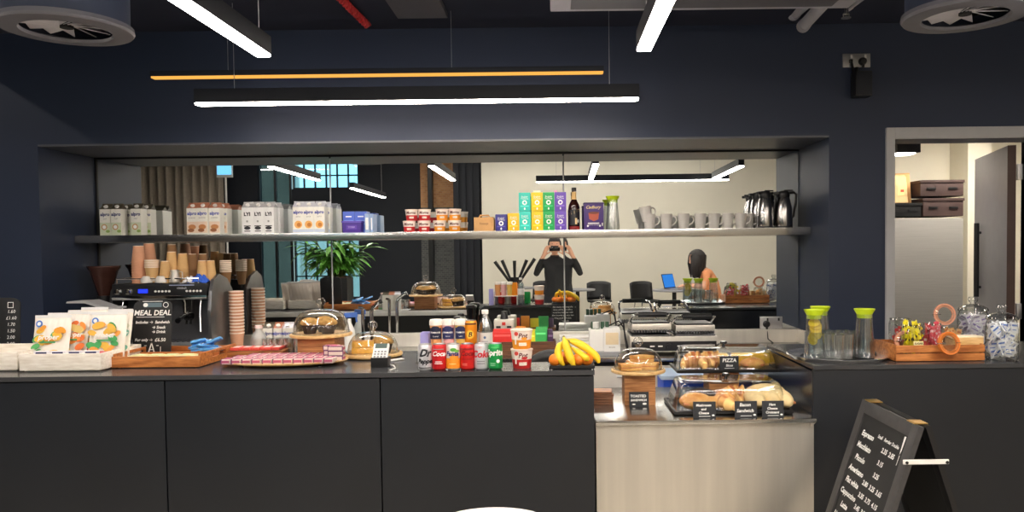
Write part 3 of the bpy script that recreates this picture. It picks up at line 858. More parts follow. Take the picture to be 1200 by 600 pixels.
# bar tables and stools
def table(label, x, y, w, h, round_=True):
    t = thing('bar_table', label, 'table', (x, y, 0), 0, 'high bar tables')
    b = MB()
    if round_: b.cyl(w / 2, .025, (0, 0, h - .025), seg=40, bev=.004)
    else: b.box((0, 0, h - .012), (w, .6, .025), .005)
    b.obj('table_top', 'grey', t)
    MB().cyl(.03, h - .04, (0, 0, .015)).obj('column', 'black', t)
    MB().cyl(.22, .015, seg=32).obj('base', 'black', t)
    return t
table('round grey high table behind the photographer', mx(668, 11.9), -1.25, .55, .945)
table('round grey high table under the laptop', mx(782, 10.85), -.16, .62, .985)
table('round grey high table holding the sticks pot', mx(603, 12.0), -1.75, .6, .96)
def stool(label, x, y, rz):
    t = thing('bar_stool', label, 'stool', (x, y, 0), rz, 'black bar stools with chrome legs')
    b = MB()
    b.sheet(lambda s, q: Vector(((s - .5) * .38, (q - .5) * .36, .72 + .02 * (abs(s - .5) * 2) ** 2)), 8, 8)
    o = b.obj('seat', 'black', t); mm = o.modifiers.new('t', 'SOLIDIFY'); mm.thickness = .025
    b = MB()
    b.sheet(lambda s, q: Vector(((s - .5) * .40, -.2 - .05 * q + .05 * (abs(s - .5) * 2) ** 2, .73 + q * .30 - .03 * (abs(s - .5) * 2) ** 4 * q)), 10, 6)
    o = b.obj('backrest', 'black', t); mm = o.modifiers.new('t', 'SOLIDIFY'); mm.thickness = .02
    for sx in (-1, 1):
        for sy in (-1, 1):
            MB().tube([(sx * .13, sy * .13, .71), (sx * .21, sy * .21, 0.0)], .012, 10).obj('leg', 'chrome', t)
    b = MB(); q = .185
    b.tube([(q, q, .25), (-q, q, .25), (-q, -q, .25), (q, -q, .25), (q, q, .25)], .009); b.obj('footrest', 'chrome', t)
    return t
stool('black bar stool behind the photographer beside the table', mx(694, 12.2), -1.75, 0)
stool('black bar stool standing alone near the laptop table', mx(748, 12.3), -1.6, -.35)
stool('black bar stool behind the sticks table', mx(634, 12.4), -2.15, .2)
wx = mx(824, 10.85)
stool('black bar stool the seated woman sits on', wx + .06, -.16, pi / 2)
# pot of black sticks on the table
kx, ky, kz = mx(601, 12.0), -1.75, .96
t = thing('stick_holder', 'holder with five thick black sticks fanned out on a high table', 'holder', (kx, ky, kz))
MB().lathe([(0, 0), (.07, 0), (.08, .16), (.075, .16), (.066, .01), (0, .01)], 24).obj('pot', 'black', t)
for i, (dx, l) in enumerate(((-.32, .42), (-.2, .44), (-.0, .43), (.2, .44), (.33, .46))):
    b = MB(); b.tube([(dx * .1, (i % 2) * .02 - .01, .015), (dx, (i % 2) * .03, l)], [.018, .028], 8)
    b.obj('stick', 'black', t)
# laptop
lx = mx(785, 10.85)
t = thing('laptop', 'open laptop with bright blue screen on a high table', 'laptop', (lx, -.16, .985), math.radians(128))
MB().box((0, 0, .008), (.31, .22, .014), .004).obj('keyboard_base', 'alu', t)
b = MB(); b.box((0, 0, .105), (.31, .008, .21), .003); sc_ = b.obj('screen_lid', 'black', t, (0, .11, .012), (-.25, 0, 0))
MB().box((0, -.0052, .108), (.29, .002, .185)).obj('screen', 'screen_blue', sc_)

# ---------------------------------------------------------------- people
def skin_body(verts, edges, radii, subs=1):
    me = bpy.data.meshes.new('sk'); me.from_pydata(verts, edges, [])
    o = bpy.data.objects.new('sk', me); COL.objects.link(o)
    mo = o.modifiers.new('s', 'SKIN'); mo.use_smooth_shade = True
    for i, v in enumerate(me.skin_vertices[0].data):
        r = radii[i]; v.radius = r if isinstance(r, tuple) else (r, r)
        v.use_root = (i == 0)
    s = o.modifiers.new('sub', 'SUBSURF'); s.levels = subs; s.render_levels = subs
    dg = bpy.context.evaluated_depsgraph_get(); dg.update()
    out = bpy.data.meshes.new_from_object(o.evaluated_get(dg))
    bpy.data.objects.remove(o); bpy.data.meshes.remove(me)
    return out

def capsules(B):
    b = MB()
    rr = [Vector((r[0], r[1])) if isinstance(r, tuple) else Vector((r, r)) for r in B.r]
    for p, r in zip(B.v, rr): b.ball((r[0], r[1], min(r)), c=p, seg=14)
    for i, j in B.e:
        for q in range(1, 6):
            s = q / 6
            r = rr[i].lerp(rr[j], s)
            b.ball((r[0], r[1], min(r)), c=Vector(B.v[i]).lerp(Vector(B.v[j]), s), seg=14)
    me = bpy.data.meshes.new('caps'); b.bm.to_mesh(me); b.bm.free()
    return me

class Body:
    def __init__(s): s.v = []; s.e = []; s.r = []
    def add(s, p, r, frm=None):
        s.v.append(tuple(p)); s.r.append(r)
        if frm is not None: s.e.append((frm, len(s.v) - 1))
        return len(s.v) - 1
    def chain(s, frm, pts):
        for p, r in pts: frm = s.add(p, r, frm)
        return frm

def hand(B, wrist, wp, fdir, palm_n, side, curl, L=.175):
    """palm, four unequal bent fingers and a side thumb; fdir finger direction, palm_n palm normal, side towards the thumb"""
    fd, n, sd = Vector(fdir).normalized(), Vector(palm_n).normalized(), Vector(side).normalized()
    wp = Vector(wp)
    pc = B.add(wp + fd * .045, (.034, .02), wrist)
    for k, (off, ln) in enumerate(((.026, .068), (.009, .077), (-.009, .071), (-.026, .056))):
        b0 = wp + fd * .088 + sd * off
        c1 = fd * math.cos(curl * .6) + n * math.sin(curl * .6)
        c2 = fd * math.cos(curl * 1.4) + n * math.sin(curl * 1.4)
        k0 = B.add(b0, .0105, pc)
        k1 = B.add(b0 + c1 * ln * .5, .0095, k0)
        B.add(b0 + c1 * ln * .5 + c2 * ln * .5, .008, k1)
    t0 = B.add(wp + fd * .035 + sd * .036, .013, pc)
    t1 = B.add(wp + fd * .062 + sd * .058 + n * .01, .011, t0)
    B.add(wp + fd * .095 + sd * .062 + n * .02, .009, t1)

def make_head(c, rot, sc=1.0):
    """skull with jaw, brow, nose, lips and ears as one shape; faces -y before rotation"""
    t = bmesh.new()
    bmesh.ops.create_uvsphere(t, u_segments=40, v_segments=28, radius=1.0)
    for v in t.verts:
        x, y, z = v.co
        px_, py_, pz_ = x * .076, y * .096, z * .118
        if z < -.1:
            k = 1 - .34 * ((-z - .1) / .9) ** 1.3
            px_ *= k; py_ = py_ * (1 - .1 * (-z)) - .012 * (-z)
        if y < -.3:
            g = math.exp(-(px_ / .011) ** 2) * math.exp(-((pz_ + .012) / .02) ** 2); py_ -= .022 * g
            for sx in (-1, 1):
                py_ += .009 * math.exp(-((px_ - sx * .031) / .014) ** 2 - ((pz_ - .014) / .01) ** 2)
            py_ -= .006 * math.exp(-(px_ / .022) ** 2 - ((pz_ + .055) / .008) ** 2)
            py_ -= .005 * math.exp(-(px_ / .05) ** 2 - ((pz_ - .03) / .01) ** 2)
        v.co = (px_, py_, pz_)
    for sx in (-1, 1):
        e = bmesh.new(); bmesh.ops.create_uvsphere(e, u_segments=12, v_segments=8, radius=1.0)
        for v in e.verts: v.co = Vector((sx * .078 + v.co.x * .009, .01 + v.co.y * .018, v.co.z * .032 - .005))
        me = bpy.data.meshes.new('e'); e.to_mesh(me); e.free(); t.from_mesh(me); bpy.data.meshes.remove(me)
    bmesh.ops.transform(t, matrix=T(*c) @ rot @ S3(sc, sc, sc), verts=t.verts)
    return t

def fuse(body_me, head_bm, pick, mats, name, parent, voxel=.0075):
    bm = bmesh.new(); bm.from_mesh(body_me)
    me = bpy.data.meshes.new('h'); head_bm.to_mesh(me); head_bm.free(); bm.from_mesh(me)
    out = bpy.data.meshes.new(name); bm.to_mesh(out); bm.free()
    o = bpy.data.objects.new('fz', out); COL.objects.link(o)
    r = o.modifiers.new('r', 'REMESH'); r.mode = 'VOXEL'; r.voxel_size = voxel; r.use_smooth_shade = True
    sm = o.modifiers.new('s', 'SMOOTH'); sm.iterations = 2; sm.factor = .4
    dg = bpy.context.evaluated_depsgraph_get(); dg.update()
    fin = bpy.data.meshes.new_from_object(o.evaluated_get(dg))
    bpy.data.objects.remove(o)
    fin.name = name
    fin.materials.clear()
    for m in mats: fin.materials.append(M[m])
    for p in fin.polygons:
        p.material_index = pick(p.center); p.use_smooth = True
    f = bpy.data.objects.new(name, fin); COL.objects.link(f); f.parent = parent
    return f

# photographer: stands behind the camera, facing the mirror (+y), both hands at the phone
ph = thing('person', 'person with dark hair in a black shirt photographing the bar with a phone', 'person', (0, 0, 0))
B = Body(); cy = -.36
pel = B.add((0, cy, .93), (.16, .115))
B.chain(pel, [((0, cy, 1.08), (.15, .105)), ((0, cy, 1.22), (.17, .115))])
ch = B.add((0, cy + .01, 1.36), (.165, .105), 2)
nk = B.chain(ch, [((0, cy + .01, 1.455), (.075, .065)), ((0, cy + .035, 1.53), (.05, .052))])
for sx in (-1, 1):
    sh = B.add((sx * .155, cy + .01, 1.395), .062, ch)
    el = B.chain(sh, [((sx * .22, cy + .03, 1.31), .054), ((sx * .275, cy + .1, 1.20), .045)])
    wr = B.chain(el, [((sx * .235, cy + .16, 1.33), .042), ((sx * .15, cy + .25, 1.495), .03)])
    hand(B, wr, (sx * .15, cy + .25, 1.495), (-sx * .35, .18, .8), (-sx * .5, .6, .1), (-sx * .6, -.3, -.35), .75)
    hp = B.add((sx * .09, cy, .86), (.098, .1), pel)
    B.chain(hp, [((sx * .105, cy, .68), .085), ((sx * .11, cy + .01, .48), .06), ((sx * .115, cy, .3), .055), ((sx * .12, cy - .02, .10), .042), ((sx * .12, cy + .0, .045), .04), ((sx * .13, cy + .14, .032), .032)])
hd = make_head((0, cy + .05, 1.615), RZ(pi), 1.06)
def pickp(c):
    if c.z > 1.475 and abs(c.x) < .075: return 1
    if c.y > cy + .225 and c.z > 1.44: return 1
    if c.z < .07: return 3
    if c.z < .9: return 2
    return 0
fuse(skin_body(B.v, B.e, B.r), hd, pickp, ['shirt', 'skin', 'trousers', 'black'], 'body', ph)
def hairmesh(c, d, cut, rz, length=0, n=900):
    t = bmesh.new(); bmesh.ops.create_uvsphere(t, u_segments=36, v_segments=24, radius=1.0)
    kill = [v for v in t.verts if cut(v.co)]
    bmesh.ops.delete(t, geom=kill, context='VERTS')
    for v in t.verts:
        k = 1 + .035 * math.sin(v.co.x * 23 + v.co.z * 9) * math.cos(v.co.y * 19) + R.uniform(-.012, .012)
        v.co = Vector((v.co.x * d[0] * k, v.co.y * d[1] * k, v.co.z * d[2] * k))
    return t, T(*c) @ RZ(rz)
hm, HX = hairmesh((0, cy + .043, 1.64), (.095, .115, .122), lambda p: p.z < -.35 or (p.y < -.45 and p.z < .30), pi)
b = MB(); b.put(hm, HX); o = b.obj('hair', 'hair', ph); mm = o.modifiers.new('t', 'SOLIDIFY'); mm.thickness = .012
b = MB(); b.lathe([(.066, 0), (.062, .035)], 24, X=T(0, cy + .03, 1.452)); o = b.obj('collar', 'shirt', ph); mm = o.modifiers.new('t', 'SOLIDIFY'); mm.thickness = .006
b = MB()
for sx in (-1, 1): b.ball((.012, .004, .006), c=(sx * .031, cy + .05 + .088, 1.649), seg=10)
b.obj('eye', 'black', ph)
pt = thing('phone', 'dark phone held up in front of the face of the photographer', 'phone', (0, -.07, 1.585))
MB().box((0, 0, 0), (.15, .009, .073), .004).obj('body', 'black_gloss', pt)
b = MB()
for k in range(3): b.cyl(.0075, .003, X=T(-.052 + (k % 2) * .02, .0042, .022 - .02 * (k // 2) - .01 * (k % 2)) @ RX(-pi / 2), seg=14)
b.obj('camera_lens', 'grey', pt)

# seated woman leaning to the laptop (towards -x)
wo = thing('person', 'person with long dark hair in a peach top typing on a laptop', 'person', (wx, -.16, 0))
B = Body()
pel = B.add((.05, 0, .85), (.12, .12))
B.chain(pel, [((.04, 0, .95), (.115, .11)), ((-.0, 0, 1.08), (.12, .11))])
ch = B.add((-.06, 0, 1.19), (.115, .09), 2)
B.chain(ch, [((-.125, 0, 1.275), (.055, .055)), ((-.165, 0, 1.325), .045)])
for sy in (-1, 1):
    sh = B.add((-.075, sy * .155, 1.205), .052, ch)
    el = B.chain(sh, [((-.09, sy * .18, 1.13), .046), ((-.12, sy * .2, 1.03), .038)])
    wr = B.chain(el, [((-.2, sy * .17, 1.03), .034), ((-.3, sy * .1, 1.04), .025)])
    hand(B, wr, (-.3, sy * .1, 1.04), (-1, -sy * .25, -.02), (0, 0, -1), (.1, -sy * 1, 0), .35)
    hp = B.add((-.09, sy * .10, .825), .078, pel)
    B.chain(hp, [((-.22, sy * .11, .815), .072), ((-.38, sy * .11, .76), .058), ((-.36, sy * .11, .55), .05), ((-.33, sy * .11, .34), .036), ((-.34, sy * .11, .3), .036), ((-.45, sy * .11, .285), .03)])
hd = make_head((-.2, 0, 1.405), RZ(-pi / 2) @ RX(.35), .93)
def pickw(c):
    if c.z > 1.27: return 1
    if c.x < -.10 and abs(c.y) > .07 and .98 < c.z < 1.11: return 1
    if c.x < -.28 and c.z > .98: return 1
    if c.z < .33: return 3
    if c.z < .86: return 2
    return 0
fuse(capsules(B), hd, pickw, ['peach', 'skin', 'creamcloth', 'black'], 'body', wo)
hm, HX = hairmesh((-.18, 0, 1.425), (.112, .125, .125), lambda p: p.z < -.2 or (p.y < -.82 and p.z < .35), -pi / 2)
b = MB(); b.put(hm, HX)
for k in range(80):   # long locks falling over the shoulders
    a = R.uniform(-2.6, 2.6)
    p = Vector((-.18 + .10 * math.cos(a), .11 * math.sin(a), 1.47 - R.random() * .03))
    L = R.uniform(.22, .31)
    q = Vector((p.x * .6 - .09 + R.uniform(-.03, .03), p.y * 1.12, p.z - L))
    b.tube([p, p.lerp(q, .5) + Vector((.012 * math.cos(a), .02 * math.sin(a), 0)), q], [.03, .026, .008], 8)
o = b.obj('hair', 'hair', wo)
b = MB(); b.ball((.004, .012, .006), c=(-.285, .03, 1.40), seg=10); b.ball((.004, .012, .006), c=(-.285, -.03, 1.40), seg=10); b.obj('eye', 'black', wo)

# pale round stool top by the camera
t = thing('side_table', 'pale round side table just in view below the black counter', 'table', (xu(572, 2.28, .86), 2.28, 0))
zt = zv(570, 597.3, 2.5)
MB().cyl(.22, .022, (0, 0, zt - .022), seg=48, bev=.005).obj('table_top', 'white', t)
MB().cyl(.03, zt - .03, (0, 0, .01)).obj('column', 'alu', t)
MB().cyl(.2, .014, seg=36).obj('base', 'alu', t)
# ================================================================ COUNTERS
YD, YL = 4.02, 3.57            # back of the deep counter, back of the narrow ledge
XD, X1 = -.66, xu(697, YF, ZC)  # where the deep part ends, end of the dark counter
XS1 = xu(955, 3.37, ZC)        # start of the counter by the door
YR = 3.37
seam = (-3.12, xu(190, YF, .8), xu(444.5, YF, .8), X1)
for i, nm in enumerate(('under the crisps crates', 'under the brownie platter', 'under the drinks cans')):
    a, c = seam[i], seam[i + 1]
    t = thing('counter_unit', 'dark grey flat fronted counter unit ' + nm, 'counter', ((a + c) / 2, 0, 0), 0, 'dark flat counter units')
    w = (c - a) / 2 - .003
    yb = (YD, YD, YL)[i] - .02
    MB().span(-w, w, YF + .032, yb, .06, ZC - .03).obj('carcass', 'black', t)
    MB().span(-w, w, YF + .008, YF + .03, .05, ZC - .026, .0015).obj('front_panel', 'black_panel', t)
    MB().span(-w, w, YF + .07, yb - .05, 0, .06).obj('plinth', 'gap', t)
b = MB()
b.prism([(seam[0], YF), (X1, YF), (X1, YL), (XD, YL), (XD, YD), (seam[0], YD)], .02, X=T(0, 0, ZC - .02))
wt_ = tag(b.obj('worktop', 'counter'), 'long dark satin worktop carrying crates, cake domes and drinks', 'worktop')
MB().span(seam[0], XD, YD, YD + .014, ZC - .045, ZC - .002, .002).obj('edge_strip', 'white', wt_, label='white back edge strip')
b = MB(); b.box((0, 0, 0), (.19, .008, .24), .002)
o = thing('chalkboard', 'small black board of handwriting on the back of the drinks ledge, seen in the mirror', 'chalkboard', (mx(657, 7.1), YL + .008, .95), pi)
b.obj('board', 'chalkboard', o)
prints(o, [('t', s, 0, .095 - k * .026, .02, 'chalk', .2) for k, s in enumerate(('allergens please ask', 'coffee of the week', 'filter and cold brew', 'oat soya almond milk', 'open from eight', 'thank you'))], -.004)
# steel counter
t = thing('steel_counter', 'low stainless steel serving counter carrying the pastry covers', 'counter', (0, 0, 0))
MB().span(X1 + .003, XS1 - .003, YF + .012, 4.12, ZS - .018, ZS, .003).obj('steel_top', 'steel_top', t)
MB().span(X1 + .006, XS1 - .006, YF + .04, YF + .06, .02, ZS - .02, .002).obj('front_panel', 'steel', t)
MB().span(X1 + .006, XS1 - .02, YF + .07, 4.08, .02, ZS - .03).obj('carcass', 'alu', t)
MB().prism([(0, 0), (-.02, 0), (-.02, -.02)], .03, X=T(XS1 - .004, YF + .05, ZS - .018) @ RX(pi / 2)).obj('bracket', 'steel', t)
# counter by the door
t = thing('counter_unit', 'dark counter unit by the storeroom door behind the chalkboard stand', 'counter', (0, 0, 0))
XE = 3.3
MB().span(XS1 + .002, XE, YR + .026, 4.10, .05, ZC - .03).obj('carcass', mat('black_gloss_side', (40, 42, 48), .2, noise=.05), t)
MB().span(XS1, XE, YR + .006, YR + .026, .05, ZC - .022, .0015).obj('front_panel', 'black_panel', t)
MB().span(XS1 + .05, XE, YR + .08, 4.05, 0, .05).obj('plinth', 'gap', t)
tag(MB().span(XS1, XE, YR, 4.12, ZC - .02, ZC, .002).obj('worktop', 'counter'), 'dark worktop carrying the water tray and cookie jars', 'worktop')
# back counter
tag(MB().span(XL + .012, XR - .024, 4.70, 5.31, ZB - .03, ZB, .003).obj('worktop', 'steel_top'), 'long steel back worktop under the mirror', 'worktop')
n = 6; w = (XR - XL - .06) / n
for i in range(n):
    xm = XL + .03 + w * (i + .5)
    t = thing('back_cabinet', 'white fronted back cabinet under the steel worktop, %s from the espresso machine end' % ORD[i], 'cabinet', (xm, 0, 0), 0, 'white back cabinets')
    MB().span(-w / 2 + .004, w / 2 - .004, 4.745, 5.30, .1, ZB - .035).obj('carcass', 'gap', t)
    d1 = MB().span(-w / 2 + .005, w / 2 - .005, 4.72, 4.742, ZB - .21, ZB - .06, .002).obj('drawer', 'offwhite', t)
    d2 = MB().span(-w / 2 + .005, w / 2 - .005, 4.72, 4.742, .11, ZB - .235, .002).obj('door', 'offwhite', t)
    MB().tube([(-.09, 4.70, ZB - .12), (.09, 4.70, ZB - .12)], .006).obj('handle', 'alu', d1)
    MB().tube([(w * .38, 4.70, .62), (w * .38, 4.70, .45)], .006).obj('handle', 'alu', d2)
    MB().span(-w / 2 + .01, w / 2 - .01, 4.78, 5.28, 0, .1).obj('plinth', 'gap', t)

# ================================================================ BACK COUNTER
# ---- espresso machine
mx0, mx1 = xu(127, 4.90, 1.2), -2.197
mw = mx1 - mx0
t = thing('espresso_machine', 'black and chrome two group espresso machine stacked with paper cups', 'espresso machine', ((mx0 + mx1) / 2, 4.90, ZB)); t.scale = (1, .74, 1)
h2 = mw / 2
ZT_ = zv(190, 332.5, 4.90) - ZB
MB().span(-h2 + .03, h2 - .03, .22, .46, .06, ZT_ - .1, .01).obj('body', 'black', t)
MB().span(-h2 + .03, h2 - .03, .218, .222, .09, ZT_ - .12).obj('splash_back', 'alu_dark', t)
MB().span(-h2 + .02, h2 - .03, -.0, .46, ZT_ - .085, ZT_, .012).obj('top_housing', 'black', t)
MB().span(-h2 + .02, h2 - .03, -.006, .0, ZT_ - .098, ZT_ - .078, .002).obj('chrome_band', 'chrome', t)
MB().span(-h2 + .02, h2 - .03, -.0, .24, ZT_ - .105, ZT_ - .085, .004).obj('under_panel', 'alu', t)
MB().span(-h2 + .03, h2 - .04, .0, .46, .05, .10, .008).obj('drip_tray', 'alu', t)
b = MB()
for k in range(16): b.span(-h2 + .05 + k * (mw - .12) / 16, -h2 + .062 + k * (mw - .12) / 16, .02, .21, .1, .105)
b.obj('drip_grate', 'alu_dark', t)
MB().span(-h2 + .19, -h2 + .25, -.006, .001, ZT_ - .06, ZT_ - .035, .001).obj('display', 'display_blue', t)
b = MB()
for x0 in (-h2 + .30, -h2 + .5):
    for k in range(5): b.cyl(.007, .006, X=T(x0 + k * .022, -.0, ZT_ - .05) @ RX(pi / 2), seg=12)
b.obj('buttons', 'white', t)
for x in (-h2 + .06, -h2 + .13):
    MB().lathe([(0, .03), (.016, .028), (.02, .012), (.024, 0)], 18, X=T(x, -.0, ZT_ - .05) @ RX(pi / 2)).obj('steam_knob', 'chrome', t)
for x in (-.16, .14):
    b = MB(); b.lathe([(0, -.1), (.03, -.1), (.036, -.09), (.036, -.03), (.042, -.02), (.042, .02)], 24, X=T(x, .11, ZT_ - .1)); g = b.obj('group_head', 'chrome', t)
    b = MB(); b.lathe([(0, -.045), (.02, -.045), (.034, -.03), (.036, .0), (0, .0)], 20, X=T(x, .11, ZT_ - .2)); b.tube([(x, .11, ZT_ - .205), (x, .0, ZT_ - .215), (x, -.09, ZT_ - .235)], [.01, .013, .017], 10); b.tube([(x - .012, .11, ZT_ - .24), (x - .014, .105, ZT_ - .27)], .007); b.tube([(x + .012, .11, ZT_ - .24), (x + .014, .105, ZT_ - .27)], .007)
    b.obj('portafilter', 'black_gloss', t)
for x in (-h2 + .07, h2 - .085):
    b = MB(); b.tube([(x, .05, ZT_ - .1), (x, .03, ZT_ - .17), (x + .01, .0, ZT_ - .27), (x + .012, -.01, ZT_ - .31)], .007, 10); b.obj('steam_wand', 'chrome', t)
for sx, nm in ((-1, 'a'), (1, 'b')):
    x = sx * (h2 - .012)
    prof = [(.0, .03), (-.015, .3), (.02, ZT_ - .05), (.07, ZT_ + .02), (.18, ZT_ + .055), (.34, ZT_ + .02), (.45, ZT_ - .06), (.47, .2), (.46, .03)]
    if sx < 0: prof = [(y, min(z, ZT_ - .01)) for y, z in prof]
    b = MB(); b.prism(prof, .022, X=T(x - .011, 0, 0) @ Matrix(((0, 0, 1, 0), (1, 0, 0, 0), (0, 1, 0, 0), (0, 0, 0, 1))), bev=.005)
    b.obj('side_panel', mat('machine_side', (120, 120, 122), .3, .8, noise=.1) if sx > 0 else 'black', t)
for sx in (-1, 1):
    for y in (.05, .42): MB().cyl(.022, .062, (sx * (h2 - .07), y, 0)).obj('foot', 'chrome', t)
b = MB()
q = [(-h2 + .04, .03, ZT_ + .03), (h2 - .09, .03, ZT_ + .03), (h2 - .09, .43, ZT_ + .03), (-h2 + .04, .43, ZT_ + .03), (-h2 + .04, .03, ZT_ + .03)]
b.tube(q, .005)
for x in (-h2 + .04, 0, h2 - .09):
    for y in (.03, .43): b.tube([(x, y, ZT_ - .003), (x, y, ZT_ + .03)], .004)
b.obj('cup_rail', 'chrome', t)
ZM = ZB + ZT_; YMc = 4.78
prints(t, [('t', 'cimbali', .14, ZT_ - .03, .022, (200, 200, 205)), ('r', .14, ZT_ - .012, .16, .006, (150, 160, 190))], -.0005)

# ---- paper cups
def cup_proto(m, r=.041, h=.11, inv=False):
    t = thing('paper_cup', 'kraft paper cup', 'cup', (0, 0, 0))
    if inv: pr = [(r, 0), (r * .72, h), (0, h)]
    else: pr = [(0, .003), (r * .70, .003), (r * .72, 0), (r * .99, h - .004), (r * .93, h - .004), (r * .66, .006)]
    MB().lathe(pr, 24).obj('wall', m, t)
    b = MB(); z = .0 if inv else h
    b.lathe([(r * .97, z - .004), (r * 1.06, z - .003), (r * 1.06, z + .003), (r * .95, z + .004), (r * .95, z - .004)], 24); b.obj('rim', 'cup_rim' if not inv else m, t)
    if inv: MB().lathe([(r * .70, h - .002), (r * .73, h), (r * .70, h + .002), (.0, h - .0005)], 24).obj('base_ring', 'cup_rim', t)
    return t
used_protos = {}
def cup_stack(key, u, Y, z, n, step, m, where, group, r=.041, h=.11, inv=False):
    first = None
    x = xu(u, Y, z)
    for i in range(n):
        nm = 'bottom cup' if i == 0 else 'cup number %d up' % (i + 1)
        if i == n - 1 and n > 1: nm = 'topmost cup'
        lab = '%s of the %s' % (nm, where)
        zz = z + .004 + (i * step)
        k = (m, r, h, inv)
        if k not in used_protos:
            o = used_protos[k] = cup_proto(m, r, h, inv); o.location = (x, Y, zz)
            o['label'] = lab; o['group'] = group
        else: dup(used_protos[k], (x, Y, zz), 0, lab, group)
def stackpx(u, Y, vtop, z0, m, where, r, h=.11, inv=False, step=.011):
    top = zv(u, vtop, Y)
    n = max(1, round((top - z0 - h) / step) + 1)
    cup_stack(where, u, Y, z0, n, step, m, where, 'paper cups in the ' + where, r, h, inv)
stackpx(163, 4.96, 289.5, ZM, 'cup_pink', 'pink-brown tower behind the meal deal board', .042, .105, True, .0165)
stackpx(175.5, 5.10, 287, ZM, 'cup_pink', 'taller pink-brown tower on the espresso machine', .042, .105, True, .0165)
stackpx(178.5, 4.96, 305.5, ZM, 'cup_tan', 'short tan tower of upright cups on the machine', .043, .1, False, .011)
stackpx(202, 5.12, 287, ZM, 'cup_brown', 'dark brown tower at the back of the machine', .036, .1, True, .016)
stackpx(201.5, 5.03, 297, ZM, 'cup_tan', 'tan tower in front of the dark brown one', .036, .1, True, .016)
stackpx(193.5, 4.96, 306, ZM, 'cup_tan', 'short tan tower beside the steel jug', .034, .085, True, .013)
stackpx(214.5, 5.05, 299.5, ZM, 'cup_tan', 'tan tower in the middle of the machine top', .037, .1, True, .014)
stackpx(226, 5.08, 297.5, ZM, 'cup_brown', 'olive brown tower next to the middle tan one', .034, .1, True, .016)
stackpx(238, 5.10, 299.5, ZM, 'cup_brown', 'brown tower above the blue cloth', .033, .1, True, .016)
stackpx(237, 5.00, 307, ZM, 'cup_tan', 'tan tower in front of the cloth-side brown one', .034, .1, True, .012)
stackpx(247, 5.02, 307, ZM, 'cup_tan', 'tan tower above the machine side panel', .033, .1, True, .012)
stackpx(264.5, 5.22, 306.5, ZM - .04, 'cup_brown', 'last brown tower at the machine end', .036, .1, False, .012)
for i, u in enumerate((171.5, 188.5)):
    if i == 0:
        t = b0 = thing('espresso_cup', 'white china cup turned down on the machine below the pink-brown towers', 'cup', (xu(u, 4.93, ZM), 4.93, ZM + .005), 0, 'white china cups on the espresso machine')
        MB().lathe([(.036, 0), (.034, .02), (.024, .04), (.016, .043), (0, .043)], 24).obj('bowl', 'stoneware', t)
        MB().tube([(.034, 0, .012), (.05, 0, .014), (.05, 0, .028), (.03, 0, .032)], .004).obj('handle', 'stoneware', t)
    else: dup(b0, (xu(u, 4.93, ZM), 4.93, ZM + .005), .5, 'white china cup turned down on the machine beside the steel jug')
t = thing('milk_jug', 'small steel milk jug on top of the espresso machine', 'jug', (xu(204.5, 4.95, ZM), 4.95, ZM + .005))
MB().lathe([(0, .0), (.032, 0), (.034, .02), (.027, .06), (.029, .08), (.027, .08), (.025, .06), (.03, .01), (0, .005)], 24).obj('jug_body', 'steel', t)
MB().tube([(.028, .0, .07), (.05, 0, .065), (.05, 0, .02), (.033, 0, .016)], .004).obj('handle', 'steel', t)
def cloth(name, label, u, Y, z, d, m, seed, cat='cloth'):
    g = bmesh.new(); bmesh.ops.create_grid(g, x_segments=24, y_segments=18, size=.5)
    for v in g.verts:
        x, y = v.co.x, v.co.y
        f = max(0, 1 - (x * x + y * y) * 3.2)
        v.co = Vector((x * d[0], y * d[1], .002 + d[2] * f * (.75 + .3 * math.sin(x * 17 + seed) * math.cos(y * 13 + seed * 2)) + .004 * math.sin(x * 40 + y * 31)))
        v.co.z = max(v.co.z, .001)
    b = MB(); b.put(g)
    o = b.obj(name, m, None, (xu(u, Y, z), Y, z))
    mm = o.modifiers.new('t', 'SOLIDIFY'); mm.thickness = .003
    return tag(o, label, cat)
cloth('cleaning_cloth', 'crumpled bright blue cleaning cloth on the espresso machine', 234, 4.96, ZM, (.12, .1, .06), paint((52, 98, 206), .8), 1)
cloth('cleaning_cloth', 'crumpled white cleaning cloth on the espresso machine', 222.5, 4.95, ZM, (.09, .09, .045), paint((226, 224, 226), .8), 4)
# free standing tower
stackpx(277, 5.16, 343.5, ZB, 'cup_pink', 'tall free standing tower beside the espresso machine', .046, .125, False, .0215)
# ---- grinder
t = thing('coffee_grinder', 'coffee grinder with a dark brown bean hopper beside the recess wall', 'grinder', (xu(122, 5.12, 1.3), 5.12, ZB))
MB().box((0, 0, .16), (.17, .2, .32), .02).obj('body', 'black', t)
zt = zv(122, 312.5, 5.12) - ZB; zb_ = zv(122, 345, 5.12) - ZB
MB().lathe([(.03, zb_ - .03), (.04, zb_), (.085, zt - .03), (.098, zt - .012), (.1, zt), (.096, zt), (.08, zt - .03), (0, zt - .034)], 28).obj('bean_hopper', 'hopper', t)
MB().lathe([(.102, zt - .004), (.102, zt + .004), (0, zt + .006)], 28).obj('hopper_lid', 'hopper', t)
MB().cyl(.05, zb_ - .32, (0, 0, .31)).obj('neck', 'black', t)
MB().box((0, -.13, .12), (.05, .08, .02), .006).obj('fork', 'chrome', t)
t = thing('grinder_shelf', 'grey sloping lid of the knock box beside the grinder', 'knock box', (xu(112, 4.80, 1.2), 4.80, ZB))
zk = zv(112, 356, 4.86) - ZB
b = MB(); b.prism([(-.145, .012), (-.14, .022), (-.02, .026), (.10, -.016), (.15, -.018), (.15, -.03), (.09, -.028), (-.03, .01)], .14, X=T(0, .07, zk) @ RX(pi / 2)); b.obj('lid', 'frame_grey', t)
